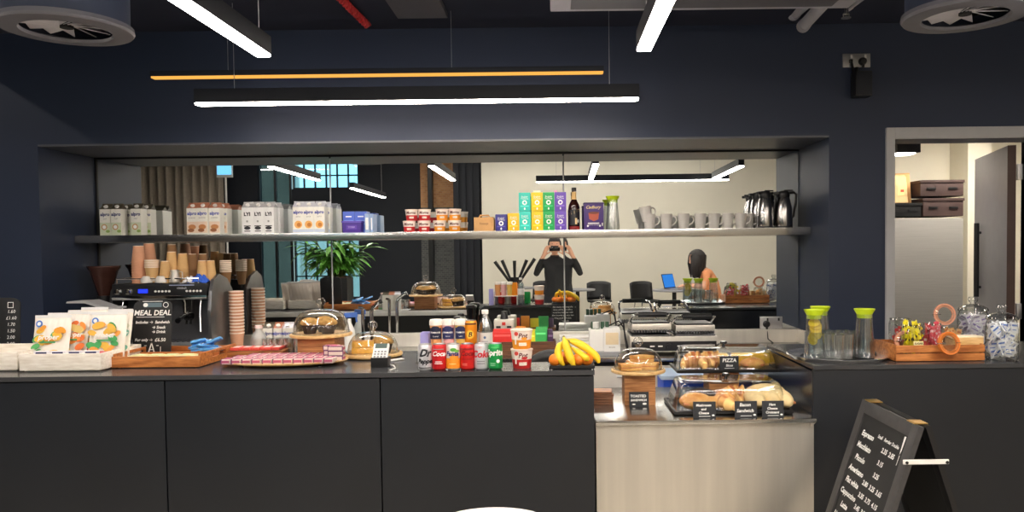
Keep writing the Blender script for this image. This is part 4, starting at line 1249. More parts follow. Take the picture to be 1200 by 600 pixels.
MB().box((.02, 0, (zk - .03) / 2), (.2, .13, zk - .03), .01).obj('body', 'black', t)
# ---- tap
t = thing('water_tap', 'chrome swan neck water tap behind the cake domes', 'tap', (xu(431, 4.95, 1.1), 4.95, ZB))
k = 4.95 / F
za, zc = zv(431, 361, 4.95) - ZB, zv(440, 353, 4.95) - ZB
MB().tube([(-.035, 0, 0), (-.035, 0, za)], .011, 12).obj('riser', 'chrome', t)
MB().tube([(.022, 0, 0), (.022, 0, zc - .07), (.03, 0, zc - .045), (.075, -.01, zc - .005), (.085, -.02, zc), (.092, -.03, zc - .01)], .012, 12).obj('spout', 'chrome', t)
MB().box((-.0, 0, .012), (.14, .08, .024), .006).obj('base', 'chrome', t)
MB().tube([(-.035, 0, za), (-.06, -.01, za + .004)], .008).obj('lever', 'chrome', t)
# white spray bottle
t = thing('spray_bottle', 'white trigger spray bottle by the tap', 'bottle', (xu(409, 5.22, 1.0), 5.22, ZB), .5)
MB().lathe([(0, 0), (.036, 0), (.038, .01), (.036, .13), (.014, .18), (.013, .21), (0, .21)], 20).obj('bottle_body', 'white', t)
b = MB(); b.box((.01, 0, .235), (.09, .024, .035), .008); b.tube([(.045, 0, .225), (.05, 0, .185)], .006); b.obj('trigger', paint((70, 110, 190)), t)
# ---- black canisters
t = thing('canister', 'tall black glossy canister behind the water bottle', 'canister', (xu(552.5, 5.24, 1.0), 5.24, ZB))
zt = zv(552, 359, 5.24) - ZB
b = MB(); b.lathe([(0, 0), (.03, 0), (.032, .05), (.026, zt * .55), (.034, zt - .02), (.036, zt), (0, zt)], 24); b.obj('body', 'black_gloss', t)
MB().lathe([(.0375, zt - .012), (.0385, zt), (.03, zt + .008), (0, zt + .01)], 24).obj('lid', 'black', t)
t = thing('canister', 'small dark round-lidded canister behind the coffee cups', 'canister', (xu(535.5, 5.24, 1.0), 5.24, ZB))
zt = zv(535, 371, 5.24) - ZB
MB().lathe([(0, 0), (.036, 0), (.038, .01), (.038, zt - .05), (.03, zt - .02), (0, zt - .012)], 24).obj('body', 'steel', t)
MB().lathe([(0, zt - .018), (.03, zt - .022), (.02, zt), (0, zt + .003)], 24).obj('lid', 'black', t)
# ---- steel appliance
t = thing('counter_appliance', 'small steel appliance with two dark slots and a red badge', 'appliance', (xu(591, 5.21, 1.0), 5.21, ZB))
zt = zv(591, 374, 5.21) - ZB
MB().box((0, 0, zt / 2), (.135, .12, zt), .012).obj('body', 'steel', t)
b = MB()
for sx in (-1, 1): b.box((sx * .036, -.0605, zt - .05), (.03, .004, .014), .001)
b.obj('slot', 'black', t)
MB().box((.0, -.0605, zt - .028), (.024, .004, .022), .001).obj('badge', paint((200, 50, 40)), t)
MB().lathe([(.028, zt), (.024, zt + .025), (.018, zt + .04), (.022, zt + .05), (0, zt + .054)], 20).obj('knob', 'black', t)
# ---- tea chest
cx = xu(615, 4.92, 1.0)
t = thing('tea_chest', 'dark wooden tea chest of coloured tea packets', 'box', (cx, 4.92, ZB))
W_, D_, H_ = .40, .17, .085
for s in ((-W_ / 2, W_ / 2, -D_ / 2, -D_ / 2 + .01, 0, H_), (-W_ / 2, W_ / 2, D_ / 2 - .01, D_ / 2, 0, H_)):
    MB().span(*s, bev=.002).obj('side_board', 'wood_dark', t)
for s in ((-W_ / 2, -W_ / 2 + .01, -D_ / 2 + .01, D_ / 2 - .01, 0, H_), (W_ / 2 - .01, W_ / 2, -D_ / 2 + .01, D_ / 2 - .01, 0, H_)):
    MB().span(*s, bev=.002).obj('end_board', 'wood_dark', t)
MB().span(-W_ / 2 + .01, W_ / 2 - .01, -D_ / 2 + .01, D_ / 2 - .01, 0, .008).obj('base', 'wood_dark', t)
cols = [('red', (226, 44, 40), -.14, .13, .135), ('orange', (236, 150, 40), -.03, .06, .15), ('yellow', (226, 214, 40), .04, .06, .13), ('green', (60, 180, 90), .105, .075, .145), ('dark purple', (70, 44, 80), .165, .035, .13)]
for nm, col, xo, wd, ht in cols:
    for k in range(4):
        y0 = -.06 + k * .036
        if k == 0:
            p = thing('tea_packet', '%s tea packet at the front of the tea chest' % nm, 'tea packet', (cx + xo, 4.92 + y0, ZB + .009), 0, nm + ' tea packets in the chest')
            MB().box((0, 0, ht / 2), (wd, .012, ht), .004).obj('envelope', paint(col), p)
            MB().box((0, -.0065, ht - .02), (wd * .8, .001, .012)).obj('print', paint(tuple(min(255, c + 60) for c in col)), p)
            p0 = p
        else: dup(p0, (cx + xo + R.uniform(-.004, .004), 4.92 + y0, ZB + .009 + k * .004), 0, '%s tea packet, %s from the front of the tea chest' % (nm, ORD[k]))
# ---- stack of white trays
for k in range(4):
    c = (xu(674, 4.95, 1.0), 4.95, ZB + .004 + k * .027)
    lab = ('bottom white tray', 'second white tray up', 'third white tray up', 'top white tray')[k] + ' of the stack behind the bananas'
    if k == 0:
        t = wt0 = thing('white_tray', lab, 'tray', c, 0, 'white stacked trays')
        b = MB(); b.box((0, 0, .008), (.18, .15, .016), .006, taper=1.05); b.obj('body', 'white', t)
        b = MB(); b.box((0, 0, .019), (.2, .17, .006), .002); b.obj('rim', 'white', t)
    else: dup(wt0, c, R.uniform(-.05, .05), lab)
# ---- white machine
t = thing('white_appliance', 'white kitchen machine with a beige front panel and cables', 'appliance', (xu(710, 4.86, 1.0), 4.86, ZB))
MB().box((-.005, 0, .012), (.24, .2, .024), .005).obj('base', 'grey', t)
MB().box((-.06, .02, .09), (.09, .14, .14), .012).obj('water_tank', 'white', t)
MB().box((.035, .0, .095), (.105, .15, .15), .012).obj('body', 'white', t)
MB().box((.035, -.077, .105), (.08, .004, .075), .002).obj('front_panel', paint((228, 208, 170)), t)
b = MB()
for k, x in enumerate((-.08, -.05, -.02, .01)): b.cyl(.012, .045, (x, .0, .16))
b.obj('jar_lids', paint((60, 90, 70)), t)
MB().cyl(.02, .04, (-.062, -.02, .165)).obj('cap', 'white', t)
b = MB()
b.tube([(.08, .05, .17), (.12, .06, .19), (.13, .08, .1), (.14, .07, .03), (.145, .05, .006)], .006)
b.tube([(.02, .06, .17), (.09, .08, .2), (.12, .08, .16), (.14, .02, .05), (.145, -.03, .006)], .005)
b.obj('cable', 'black', t)
prints(t, [('t', 'BOSCH', .035, .05, .012, (120, 100, 70))], -.0765)
# ---- contact grill
gx0, gx1 = xu(738, 4.8, 1.0), xu(841, 4.8, 1.0)
gw = gx1 - gx0
t = thing('contact_grill', 'double steel contact grill with two ribbed lids', 'grill', ((gx0 + gx1) / 2, 4.76, ZB))
MB().span(-gw / 2, gw / 2, .015, .36, .02, .115, .008).obj('base', 'steel', t)
MB().span(-gw / 2 + .01, gw / 2 - .01, .005, .016, .025, .085, .003).obj('control_panel', 'black', t)
b = MB()
for x in (-.15, -.1, .02, .06, .1, .16, .2): b.span(x, x + .028, .002, .006, .052, .060)
b.obj('marking', 'white', t)
for x in (-.03, .23): MB().cyl(.016, .016, X=T(x, .006, .056) @ RX(pi / 2)).obj('dial', 'black', t)
for sx in (-1, 1):
    for y in (.05, .32): MB().cyl(.018, .022, (sx * (gw / 2 - .04), y, 0)).obj('foot', 'black', t)
for sx, dz, ry in ((-1, .012, -.05), (1, .0, -.02)):
    x = sx * gw * .25
    MB().span(x - .125, x + .125, .03, .31, .115, .125, .002).obj('lower_plate', 'alu_dark', t)
    b = MB()
    b.box((0, .15, .035), (.245, .29, .04), .006)
    lid = b.obj('lid', 'steel', t, (x, .02, .128 + dz), (ry, 0, 0))
    b = MB()
    for k in range(14): b.box((-.114 + k * .0175, .15, .010), (.009, .29, .018))
    b.obj('ribs', 'alu_dark', lid)
    b = MB(); b.box((0, .15, .06), (.23, .27, .012), .004); b.obj('lid_cap', 'black', lid)
    b = MB()
    for s2 in (-1, 1): b.tube([(s2 * .12, .16, .05), (s2 * .122, .08, .085), (s2 * .115, -.02, .11), (s2 * .09, -.045, .115)], .0075, 8)
    b.obj('arm', 'chrome', lid)
    b = MB(); b.tube([(-.088, -.045, .115), (.088, -.045, .115)], .0165, 12); b.obj('handle', 'black', lid)
s2 = socket('steel double socket with black plug on the mirror behind the contact grill', (xu(904, YM, 1.1), YM - .001, zv(904, 378.5, YM)), .155, .085, -.035, False)
b = MB(); b.tube([(-.035, -.03, -.05), (-.03, -.035, -.11), (.02, -.04, -.15), (.06, -.05, -.17), (.1, -.05, -.23)], .004); b.obj('cable', 'black', s2)
# blue bin in the aisle
t = thing('plastic_bin', 'blue plastic bin standing in the aisle behind the pastry covers', 'bin', (xu(826, 4.4, .8), 4.42, 0))
zt = zv(826, 440, 4.3)
MB().box((0, 0, zt / 2), (.50, .26, zt - .01), .015).obj('body', paint((40, 92, 222)), t)
MB().box((0, 0, zt - .012), (.53, .29, .024), .008).obj('rim', paint((190, 212, 240)), t)
t = thing('waste_bin', 'black waste bin in the aisle beside the blue one', 'bin', (xu(905, 4.4, .8), 4.42, 0))
zt2 = zv(905, 442, 4.3)
MB().box((0, 0, (zt2 - .03) / 2), (.2, .26, zt2 - .03), .02).obj('body', 'black', t)
MB().box((0, 0, zt2 - .015), (.21, .27, .03), .01).obj('lid', 'black_gloss', t)
t = thing('bar_stool', 'black curved chair back standing in the aisle behind the fruit tray', 'chair', (xu(652, 4.35, .8), 4.35, 0))
zt = zv(645, 411, 4.35)
b = MB(); b.sheet(lambda s, q: Vector(((s - .5) * .36, .02 * math.sin(s * pi), zt - .3 + .3 * q - .12 * max(0, (abs(s - .42) * 2)) ** 2.2 * q)), 16, 6)
o = b.obj('backrest', 'black', t); mm = o.modifiers.new('t', 'SOLIDIFY'); mm.thickness = .02
MB().box((0, .16, .48), (.36, .34, .03), .01).obj('seat', 'black', t)
for sx in (-1, 1):
    MB().tube([(sx * .15, .03, zt - .25), (sx * .16, .03, 0)], .013).obj('leg', 'black', t)
    MB().tube([(sx * .15, .29, .48), (sx * .16, .3, 0)], .013).obj('leg', 'black', t)
# ================================================================ DARK COUNTER
def chalk_sign(name, label, c, w, h, items, rz=0, lean=.12, arched=False, m='slate', cat='sign', frame=None, group=None):
    t = thing(name, label, cat, c, rz, group)
    if arched:
        r = w * .28
        pl = [(-w / 2, 0), (w / 2, 0), (w / 2, h - r * .55)] + [(w / 2 - r + r * math.cos(a), h - r * .55 + r * .55 * math.sin(a)) for a in (pi / 8, pi / 4, 3 * pi / 8)] + [(w / 2 - r, h), (-w / 2 + r, h)] + [(-w / 2 + r - r * math.sin(a), h - r * .55 + r * .55 * math.cos(a)) for a in (pi / 8, pi / 4, 3 * pi / 8)] + [(-w / 2, h - r * .55)]
    else: pl = [(-w / 2, 0), (w / 2, 0), (w / 2, h), (-w / 2, h)]
    X = RX(-lean)
    b = MB(); b.prism(pl, .006, X=X @ RX(pi / 2) @ T(0, 0, -.006), bev=.0012); b.obj('board', m, t)
    b = MB(); b.box((0, .022, .006), (w * .6, .04, .012), .002); b.tube([(0, .036, .01), (0, .012 + h * .5 * math.sin(lean), h * .5)], .004); b.obj('foot', 'black', t)
    prints(t, items, -.0, X=X)
    return t
def onc(u, Y, z=ZC): return (xu(u, Y, z), Y, z)
price = lambda k, s: ('t', s, .035, .27 - k * .032, .024, 'chalk', .1)
t = chalk_sign('chalkboard', 'arched price chalkboard cut off by the picture edge behind the white crates', onc(-3, 3.92), .2, .31, [('r', .05, .272, .03, .03, 'chalk'), ('r', .05, .272, .024, .024, 'chalkboard')] + [('t', s, .055, .238 - k * .033, .024, 'chalk', .1) for k, s in enumerate(('1.60', '£1.60', '1.70', '1.50', '2.00', '2.00', '2.00'))] + [('t', s, -.035, .238 - k * .033, .024, 'chalk', .1) for k, s in enumerate(('Crisps', 'Cans', 'Water', 'Fruit', 'Cookie', 'Brownie', 'Muffin'))], arched=True, m='chalkboard', cat='chalkboard', lean=.08)
chalk_sign('chalkboard', 'arched meal deal chalkboard standing before the espresso machine', onc(175.5, 3.80), .19, zv(175, 352, 3.8) - ZC,
    [('t', 'MEAL DEAL', 0, .232, .036, 'chalk', .15, .0008), ('r', -.01, .212, .14, .0025, 'chalk'), ('r', .0, .272, .09, .022, (90, 110, 120)), ('e', -.035, .272, .012, .01, WHITE), ('e', .066, .272, .014, .014, WHITE), ('e', .066, .272, .011, .011, INK), ('r', .0, .29, .1, .003, 'chalk'),
     ('t', 'Includes', -.052, .186, .019, 'chalk', .2, .0006), ('t', '→', -.004, .186, .022, 'chalk'), ('t', 'Sandwich', .05, .186, .019, 'chalk', .2, .0006), ('t', '→ Snack', .032, .160, .019, 'chalk', .2, .0006), ('t', '→ Drink', .032, .138, .019, 'chalk', .2, .0006),
     ('t', 'For only', -.052, .098, .019, 'chalk', .2, .0006), ('t', '→', -.004, .098, .022, 'chalk'), ('t', '£6.50', .042, .098, .024, 'chalk', .1, .0006), ('p', [(-.02, .03), (-.012, .03), (.0, .075), (-.002, .085)], 'chalk'), ('p', [(.02, .03), (.012, .03), (-.0, .075), (.002, .085)], 'chalk'), ('r', 0, .05, .018, .003, 'chalk'), ('r', -.055, .05, .003, .03, 'chalk'), ('r', .045, .05, .003, .03, 'chalk'), ('r', -.03, .07, .012, .003, 'chalk'), ('r', .03, .07, .012, .003, 'chalk')], arched=True, m='chalkboard', cat='chalkboard', lean=.1)
# ---- white crates of crisps
def crate(label, c, w, d, h, rz=0):
    t = thing('white_crate', label, 'crate', c, rz, 'whitewashed wooden crates')
    for y in (-d / 2 + .006, d / 2 - .006): MB().box((0, y, h / 2 + .004), (w, .012, h - .008), .002).obj('long_board', 'whitewash', t)
    for x in (-w / 2 + .006, w / 2 - .006): MB().box((x, 0, h / 2 + .004), (.012, d - .025, h - .008), .002).obj('end_board', 'whitewash', t)
    MB().box((0, 0, .006), (w - .026, d - .026, .008)).obj('base', 'whitewash', t)
    return t
cxa, cxb = xu(20, 3.44, ZC), xu(116, 3.44, ZC)
CW, CD, CH = cxb - cxa, .34, .082
c0 = ((cxa + cxb) / 2, 3.44 + CD / 2, ZC)
crate('white wooden crate filled with crisps bags', c0, CW, CD, CH)
crate('white wooden crate at the picture edge below the price board', (cxa - .2, 3.47 + CD / 2, ZC), .34, CD, .088)
def bag(label, c, w, h, rz, lean, cols, group, name='crisps_bag'):
    t = thing(name, label, 'crisps bag', c, rz, group)
    def f(sgn):
        def g(s, q):
            x = (s - .5) * w * (1 - .05 * math.sin(pi * q))
            bul = .0185 * (math.sin(pi * min(1, max(0, (q - .06) / .88))) ** .6) * (1 - (abs(s - .5) * 2) ** 3)
            return Vector((x, sgn * bul + .0016 * math.sin(s * 40 + q * 9) , q * h))
        return g
    X = RX(-lean)
    b = MB(); b.sheet(f(-1), 18, 18, X); b.sheet(f(1), 18, 18, X); b.obj('packet', paint(cols[0], .35), t)
    for z in (h - .006, .007):
        b = MB(); b.box((0, 0, z), (w * .96, .004, .013), X=X); b.obj('seal', paint((226, 226, 226), .35), t)
    o = prints(t, cols[1], -.0172, X=X, lift=.0014)
    return t
def art(seed, base, accents, w, h):
    r = random.Random(seed)
    L = [('e', -w * .3, h * .82, .016, .016, (70, 120, 200)), ('e', -w * .3, h * .82, .009, .009, WHITE)]
    for k in range(16):
        x, z = r.uniform(-.34, .34) * w, r.uniform(.22, .76) * h
        a = r.uniform(-.8, .8); l = r.uniform(.018, .03); m = l * .6
        pts = [(x + l * math.cos(q) * math.cos(a) - m * math.sin(q) * math.sin(a), z + l * math.cos(q) * math.sin(a) + m * math.sin(q) * math.cos(a)) for q in [i * pi / 5 for i in range(10)]]
        L.append(('p', pts, accents[k % len(accents)]))
    L += [('t', 'proper', 0, h * .54, .034, WHITE, .2, .001), ('r', .0, h * .44, w * .4, .008, (70, 150, 90)), ('r', -.01, h * .2, w * .4, .016, (216, 84, 96) if seed % 2 else (150, 190, 210))]
    return L
A1 = [(240, 186, 60), (232, 158, 52), (90, 170, 100)]
A2 = [(240, 150, 70), (226, 196, 120), (232, 120, 60)]
A3 = [(230, 180, 70), (70, 160, 90), (236, 160, 70)]
A4 = [(130, 200, 180), (90, 170, 160), (220, 220, 200)]
Zb = ZC + .012
bags = [(55, 3.60, .18, .232, .0, .20, 1, A1, 'yellow crisps print, in front beside the price board'), (84, 3.645, .125, .245, -.12, .20, 2, A2, 'orange crisps print, leaning sideways in the middle'), (104, 3.69, .13, .262, .06, .20, 3, A3, 'yellow and green print, standing tall behind the front row'),
        (121, 3.60, .18, .245, .0, .20, 5, A3, 'big yellow disc and green band, near the meal deal board'), (137, 3.645, .10, .25, -.08, .2, 4, A4, 'mint green print, at the crate end by the meal deal board')]
for u, Y, w, h, rz, ln, sd, ac, lb in bags:
    bag('white crisps bag with ' + lb, (xu(u, Y, 1.15), Y, Zb), w, h, rz, ln, [(240, 232, 222), art(sd, 0, ac, w, h)], 'white crisps bags in the crate')
for k, (u, w) in enumerate(((66, .15), (131, .15), (98, .22))):
    Y = 3.705 + (.036 if k == 2 else 0)
    bag('plain backed white crisps bag at the rear of the crate, %s from the price board' % ORD[k], (xu(u, Y, 1.15), Y, Zb), w, (.235, .25, .245)[k], 0, .2, [(238, 226, 214), [('t', 'proper', 0, .19, .03, (226, 170, 120), .2)]], 'white crisps bags in the crate')
# small purple-print packets lying in the crate front
for k in range(4):
    c = (cxa + .08 + k * .075, 3.475, Zb + .02)
    lab = 'small white packet with dark blue print at the crate front, %s from the price board' % ORD[k]
    if k == 0:
        t = p0 = thing('snack_bar', lab, 'snack bar', c, 0, 'white packets at the crate front')
        MB().box((0, 0, .03), (.07, .012, .06), .004).obj('wrapper', paint((236, 232, 236)), t)
        prints(t, [('r', 0, .05, .05, .01, NAVY), ('r', .01, .036, .03, .006, (90, 90, 190))], -.006)
    else: dup(p0, c, R.uniform(-.1, .1), lab)
# ---- wooden tray of flapjacks
ty0, ty1 = 3.52, 3.92
tx0, tx1 = xu(130, 3.54, ZC), xu(236, 3.54, ZC)
tw, td = tx1 - tx0, ty1 - ty0
t = thing('wooden_tray', 'orange-brown wooden tray with slotted handles holding flapjacks and blue sachets', 'tray', ((tx0 + tx1) / 2, (ty0 + ty1) / 2, ZC), -.02)
H = .05
MB().box((0, 0, .012), (tw - .022, td - .022, .008)).obj('base', 'wood_tray', t)
for y in (-td / 2 + .006, td / 2 - .006): MB().box((0, y, H / 2 + .004), (tw, .012, H), .003).obj('long_board', 'wood_tray', t)
MB().box((0, .03, H / 2 + .0), (tw - .026, .01, H * .8), .002).obj('divider', 'wood_tray', t)
for x in (-tw / 2 + .006, tw / 2 - .006):
    b = MB()
    b.box((x, 0, .018), (.012, td - .025, .028), .002); b.box((x, 0, .058), (.012, td - .025, .014), .003)
    b.box((x, -td * .33, .04), (.012, td * .3, .03), .002); b.box((x, td * .33, .04), (.012, td * .3, .03), .002)
    b.obj('handle_board', 'wood_tray', t)
for sx in (-1, 1):
    for sy in (-1, 1): MB().cyl(.008, .01, (sx * (tw / 2 - .03), sy * (td / 2 - .03), 0)).obj('foot', 'wood_tray', t)
for k in range(10):
    i, j = k % 5, k // 5
    c = ((tx0 + tx1) / 2 - .15 + i * .075, ty0 + .065 + j * .08, ZC + .017)
    lab = 'wrapped oat flapjack in the wooden tray, %s along the %s row' % (ORD[i], ('front', 'rear')[j])
    if k == 0:
        t = fj = thing('flapjack', lab, 'flapjack', c, 0, 'flapjacks in the wooden tray')
        MB().box((0, 0, .014), (.066, .07, .024), .005).obj('bar', 'crumb', t)
        MB().box((0, 0, .027), (.05, .05, .002), .0005).obj('sticker', paint((206, 220, 170)), t)
    else: dup(fj, c, R.uniform(-.08, .08), lab)
for k in range(9):
    c = (xu(244, 3.85, ZC) + R.uniform(-.06, .06), 3.80 + R.uniform(-.04, .05), ZC + .028 + .008 * k)
    lab = 'blue and white sachet in the heap at the tray corner'
    rot = (R.uniform(-.4, .4), R.uniform(-.35, .35), R.uniform(0, 3))
    if k == 0:
        t = sa = thing('sachet', lab, 'sachet', c, 0, 'blue and white sachets heaped in the wooden tray')
        MB().box((0, 0, 0), (.10, .07, .012), .005).obj('envelope', paint((86, 160, 226)), t)
        b = MB(); b.box((0, 0, .0065), (.03, .066, .001)); b.box((.03, 0, .0065), (.008, .066, .001)); b.obj('stripe', paint((232, 240, 250)), t)
    else: dup(sa, c, rot=rot, label=lab)
# ---- brownie platter
pcx, pcy = xu(333, 3.60, ZC), 3.60
t = thing('serving_platter', 'long oval cream platter on small feet loaded with brownie bars', 'platter', (pcx, pcy, ZC))
b = MB(); b.lathe([(0, .012), (.95, .012), (1.0, .02), (.985, .023), (.94, .018), (0, .018)], 48, X=S3(.295, .15, 1)); b.obj('plate', 'wood_pale', t)
for sx in (-.5, .5):
    for sy in (-.4, .4): MB().lathe([(0, 0), (.009, .001), (.011, .007), (.006, .013), (0, .013)], 14, X=T(sx * .36, sy * .16, 0)).obj('foot', 'chrome', t)
bi = 0
for row, (y, z, n, x0) in enumerate(((-.075, .018, 11, -.235), (.0, .018, 10, -.215), (.07, .018, 8, -.17))):
    for k in range(n):
        c = (pcx + x0 + k * .047, pcy + y, ZC + z)
        lab = 'purple and cream wrapped brownie bar, %s along the %s' % (ORD[k], ('front row', 'middle row', 'rear row')[row])
        if bi == 0:
            t = br0 = thing('brownie_bar', lab, 'brownie bar', c, 0, 'wrapped brownie bars on the platter')
            MB().box((0, 0, .011), (.043, .07, .022), .004).obj('wrapper', paint((226, 206, 196)), t)
            b = MB(); b.box((.0, -.0355, .011), (.036, .001, .012)); b.box((0, 0, .0224), (.03, .05, .001)); b.obj('label_band', paint((186, 90, 120)), t)
            b = MB(); b.box((-.0188, 0, .0117), (.005, .0715, .0222)); b.obj('edge_band', paint((110, 56, 100)), t)
        else: dup(br0, c, R.uniform(-.06, .06), lab)
        bi += 1
for k in range(6):
    c = (pcx + .215 + (k % 2) * .03, pcy + .02 - .03 * (k % 2), ZC + .018 + .0225 * (k // 2))
    dup(br0, c, pi / 2 + R.uniform(-.1, .1), 'purple brownie bar lying crosswise at the platter end, %s up of %s pile' % (ORD[k // 2], ('the rear', 'the front')[k % 2]))
# wooden board behind with red bars
t = thing('serving_board', 'small wooden board of red wrapped bars behind the platter', 'board', (xu(302, 3.86, ZC), 3.86, ZC), 0)
MB().box((0, 0, .02), (.29, .12, .034), .004).obj('board', 'wood', t)
for k in range(5):
    c = (xu(302, 3.86, ZC) - .1 + k * .05, 3.85, ZC + .038)
    lab = 'red and white wrapped bar on the small wooden board, %s along' % ORD[k]
    if k == 0:
        t = rb = thing('snack_bar', lab, 'snack bar', c, 0, 'red wrapped bars on the small board')
        MB().box((0, 0, .008), (.046, .09, .014), .004).obj('wrapper', paint((222, 80, 70)), t)
        MB().box((0, 0, .0155), (.03, .05, .001)).obj('label_patch', paint((240, 226, 220)), t)
    else: dup(rb, c, R.uniform(-.15, .15), lab)
t = thing('paper_liner', 'white paper sheet on the counter under bottles and glasses', 'paper', (xu(318, 3.93, ZC), 3.94, ZC))
MB().box((0, 0, .001), (.34, .14, .0016)).obj('sheet', 'white', t)
# ---- milk bottle, cartons, tumblers
t = thing('milk_bottle', 'translucent plastic milk bottle with pale cap', 'bottle', onc(302.5, 3.93, ZC + .002))
MB().lathe([(0, 0), (.036, 0), (.039, .006), (.039, .08), (.034, .1), (.017, .125), (.016, .14)], 24).obj('bottle_body', 'milky', t)
MB().lathe([(0, .003), (.036, .003), (.0375, .05), (0, .05)], 24).obj('milk', paint((238, 232, 205)), t)
MB().cyl(.018, .014, (0, 0, .136)).obj('cap', paint((240, 214, 210)), t)
MB().lathe([(.0394, .008), (.0394, .016)], 24).obj('label_band', paint((70, 150, 80)), t)
for i, (u, st_) in enumerate(((316, 'oat'), (327, 'almond'), (338, 'soya'))):
    c_ = carton('%s drink carton on the dark counter behind the tumblers' % ('pale green', 'tan topped', 'orange dotted')[i], 'carton', 300, 0, 0, 'drink cartons on the dark counter', st_)
    c_.location = onc(u, 3.975, ZC); c_.scale = (.8, .8, .76)
def tumbler_parts(t, r, h, m='glassware'):
    MB().lathe([(0, 0), (r * .82, 0), (r * .84, .004), (r, h), (r * .93, h), (r * .78, .012), (0, .012)], 20).obj('glass_body', m, t)
tb = None
for k, u in enumerate((313, 321, 329.5, 338, 348)):
    c = onc(u, 3.905 - .012 * (k % 2), ZC + .002)
    lab = 'clear tumbler on the white paper, %s from the milk bottle' % ORD[k]
    if tb is None:
        tb = thing('tumbler', lab, 'glass', c, 0, 'clear tumblers by the milk bottle'); tumbler_parts(tb, .03, .085)
    else: dup(tb, c, 0, lab)
# ---- domed stands
def dome(t, r, h, z, knob=.024):
    pr = [(r, 0)] + [(r * math.cos(a) ** .55, h * math.sin(a)) for a in [k * pi / 18 for k in range(1, 9)]] + [(.012, h)]
    b = MB(); b.lathe(pr, 48, X=T(0, 0, z)); b.lathe([(r - .0, .0), (r + .005, .002), (r + .004, .007), (r - .001, .008)], 48, X=T(0, 0, z))
    d = b.obj('dome', 'dome', t)
    b = MB(); b.lathe([(.012, h - .002), (.009, h + .006), (.011, h + .01)] + [(knob * math.sin(a), h + .008 + knob * (1 - math.cos(a))) for a in [.5 + k * (pi - .5) / 10 for k in range(11)]], 28, X=T(0, 0, z)); b.obj('knob', 'dome', d)
def stand(label, c, rp, bw, bh, rd, hd, thick=.014, m='wood_pale', group=None):
    t = thing('cake_stand', label, 'cake stand', c, 0, group)
    if bh > 0.03:
        MB().box((0, 0, (bh - thick) / 2), (bw, bw, bh - thick), .004).obj('block', 'wood_block', t)
    else:
        MB().cyl(rp * .8, .007, (0, 0, 0), seg=32).obj('foot_ring', 'wood_pale', t)
    MB().cyl(rp, thick, (0, 0, max(bh, .02) - thick), seg=56, bev=.003).obj('plate', m, t)
    dome(t, rd, hd, max(bh, .02) + .0005)
    return t
Ym = 3.80
mc = onc(376, Ym)
stand('muffin stand on an oak block under a glass dome', mc, .15, .18, .124, .135, .118)
mp = None
for k, (dx, dy) in enumerate(((-.047, -.03), (.044, -.035), (.0, .052))):
    c = (mc[0] + dx, mc[1] + dy, mc[2] + .1245)
    lab = ('muffin with a pale top nearer the espresso machine side', 'muffin with a pale top nearer the card reader', 'muffin with a pale top at the back')[k] + ' under the dome'
    if mp is None:
        t = mp = thing('muffin', lab, 'muffin', c, 0, 'muffins under the dome')
        b = MB()
        for q in range(1): b.lathe([(0, 0), (.028, 0), (.04, .046)], 28)
        b.obj('paper_case', 'muffin_choc', t)
        b = MB(); b.lathe([(.04, .044), (.046, .05), (.043, .062), (.025, .076), (0, .08)], 24); b.obj('crumb_top', 'muffin', t)
    else: dup(mp, c, R.random() * 3, lab)
chalk_sign('price_sign', 'small black sign lettered muffins leaning on the oak block', onc(379.5, 3.695), .105, .04, [('t', 'MUFFINS', 0, .02, .021, 'chalk', 0, .0006)], lean=.05, m='chalkboard')
Yk = 3.82
kc = onc(436.5, Yk)
stand('low round cake board under a glass dome beside the card reader', kc, .145, 0, 0, .125, .105, group=None)
for k in range(3):
    c = (kc[0] - .045 + (k == 2) * .02, kc[1] - .02 + (k == 2) * .055, kc[2] + .021 + (k == 1) * .031)
    lab = ('bottom slice of yellow loaf cake', 'upper slice of yellow loaf cake', 'slice of yellow loaf cake at the back')[k] + ' under the low dome'
    if k == 0:
        t = lc = thing('cake_slice', lab, 'cake', c, .1, 'loaf cake slices under the low dome')
        MB().box((0, 0, .015), (.105, .06, .029), .005).obj('sponge', mat('sponge', (240, 186, 84), .8, noise=.12, nscale=50, bump=.3), t)
        MB().box((0, 0, .0295), (.1, .056, .002), .0005).obj('crust_top', 'crust', t)
    else: dup(lc, c, .1 + k * .1, lab)
for k, (dx, dy) in enumerate(((.06, -.01), (.03, .06))):
    dup(mp, (kc[0] + dx, kc[1] + dy, kc[2] + .021), 1, 'pale muffin on the low cake board, %s' % ('beside the loaf cake', 'behind the loaf cake')[k], group='muffins on the low board')
t = thing('tongs', 'pale thin serving tongs resting beside the low cake board', 'tongs', onc(452, 3.63, ZC + .004), .9)
for sy in (-1, 1): MB().tube([(-.09, 0, 0), (0, sy * .014, .001), (.1, sy * .008, 0)], .0035, 8).obj('arm', 'white', t)
t = thing('card_reader', 'pale card reader propped on a black stand', 'card reader', onc(445.5, 3.50), 0)
MB().box((0, 0, .022), (.078, .07, .044), .004).obj('stand', 'black', t)
b = MB(); b.box((0, 0, .005), (.07, .018, .085), .006); o = b.obj('terminal', 'white', t, (0, .0, .062), (-.75, 0, 0))
b = MB()
for r_ in range(3):
    for k in range(4): b.box((-.022 + k * .015, -.0095, .0 - r_ * .014), (.01, .002, .009))
b.obj('keys', 'grey', o)
MB().box((0, -.0095, .032), (.054, .002, .026)).obj('screen', paint((70, 90, 84)), o)
MB().tube([(.03, .03, .004), (.06, -.01, .004), (.085, -.09, .004), (.07, -.13, .003)], .003).obj('cable', 'white', t)

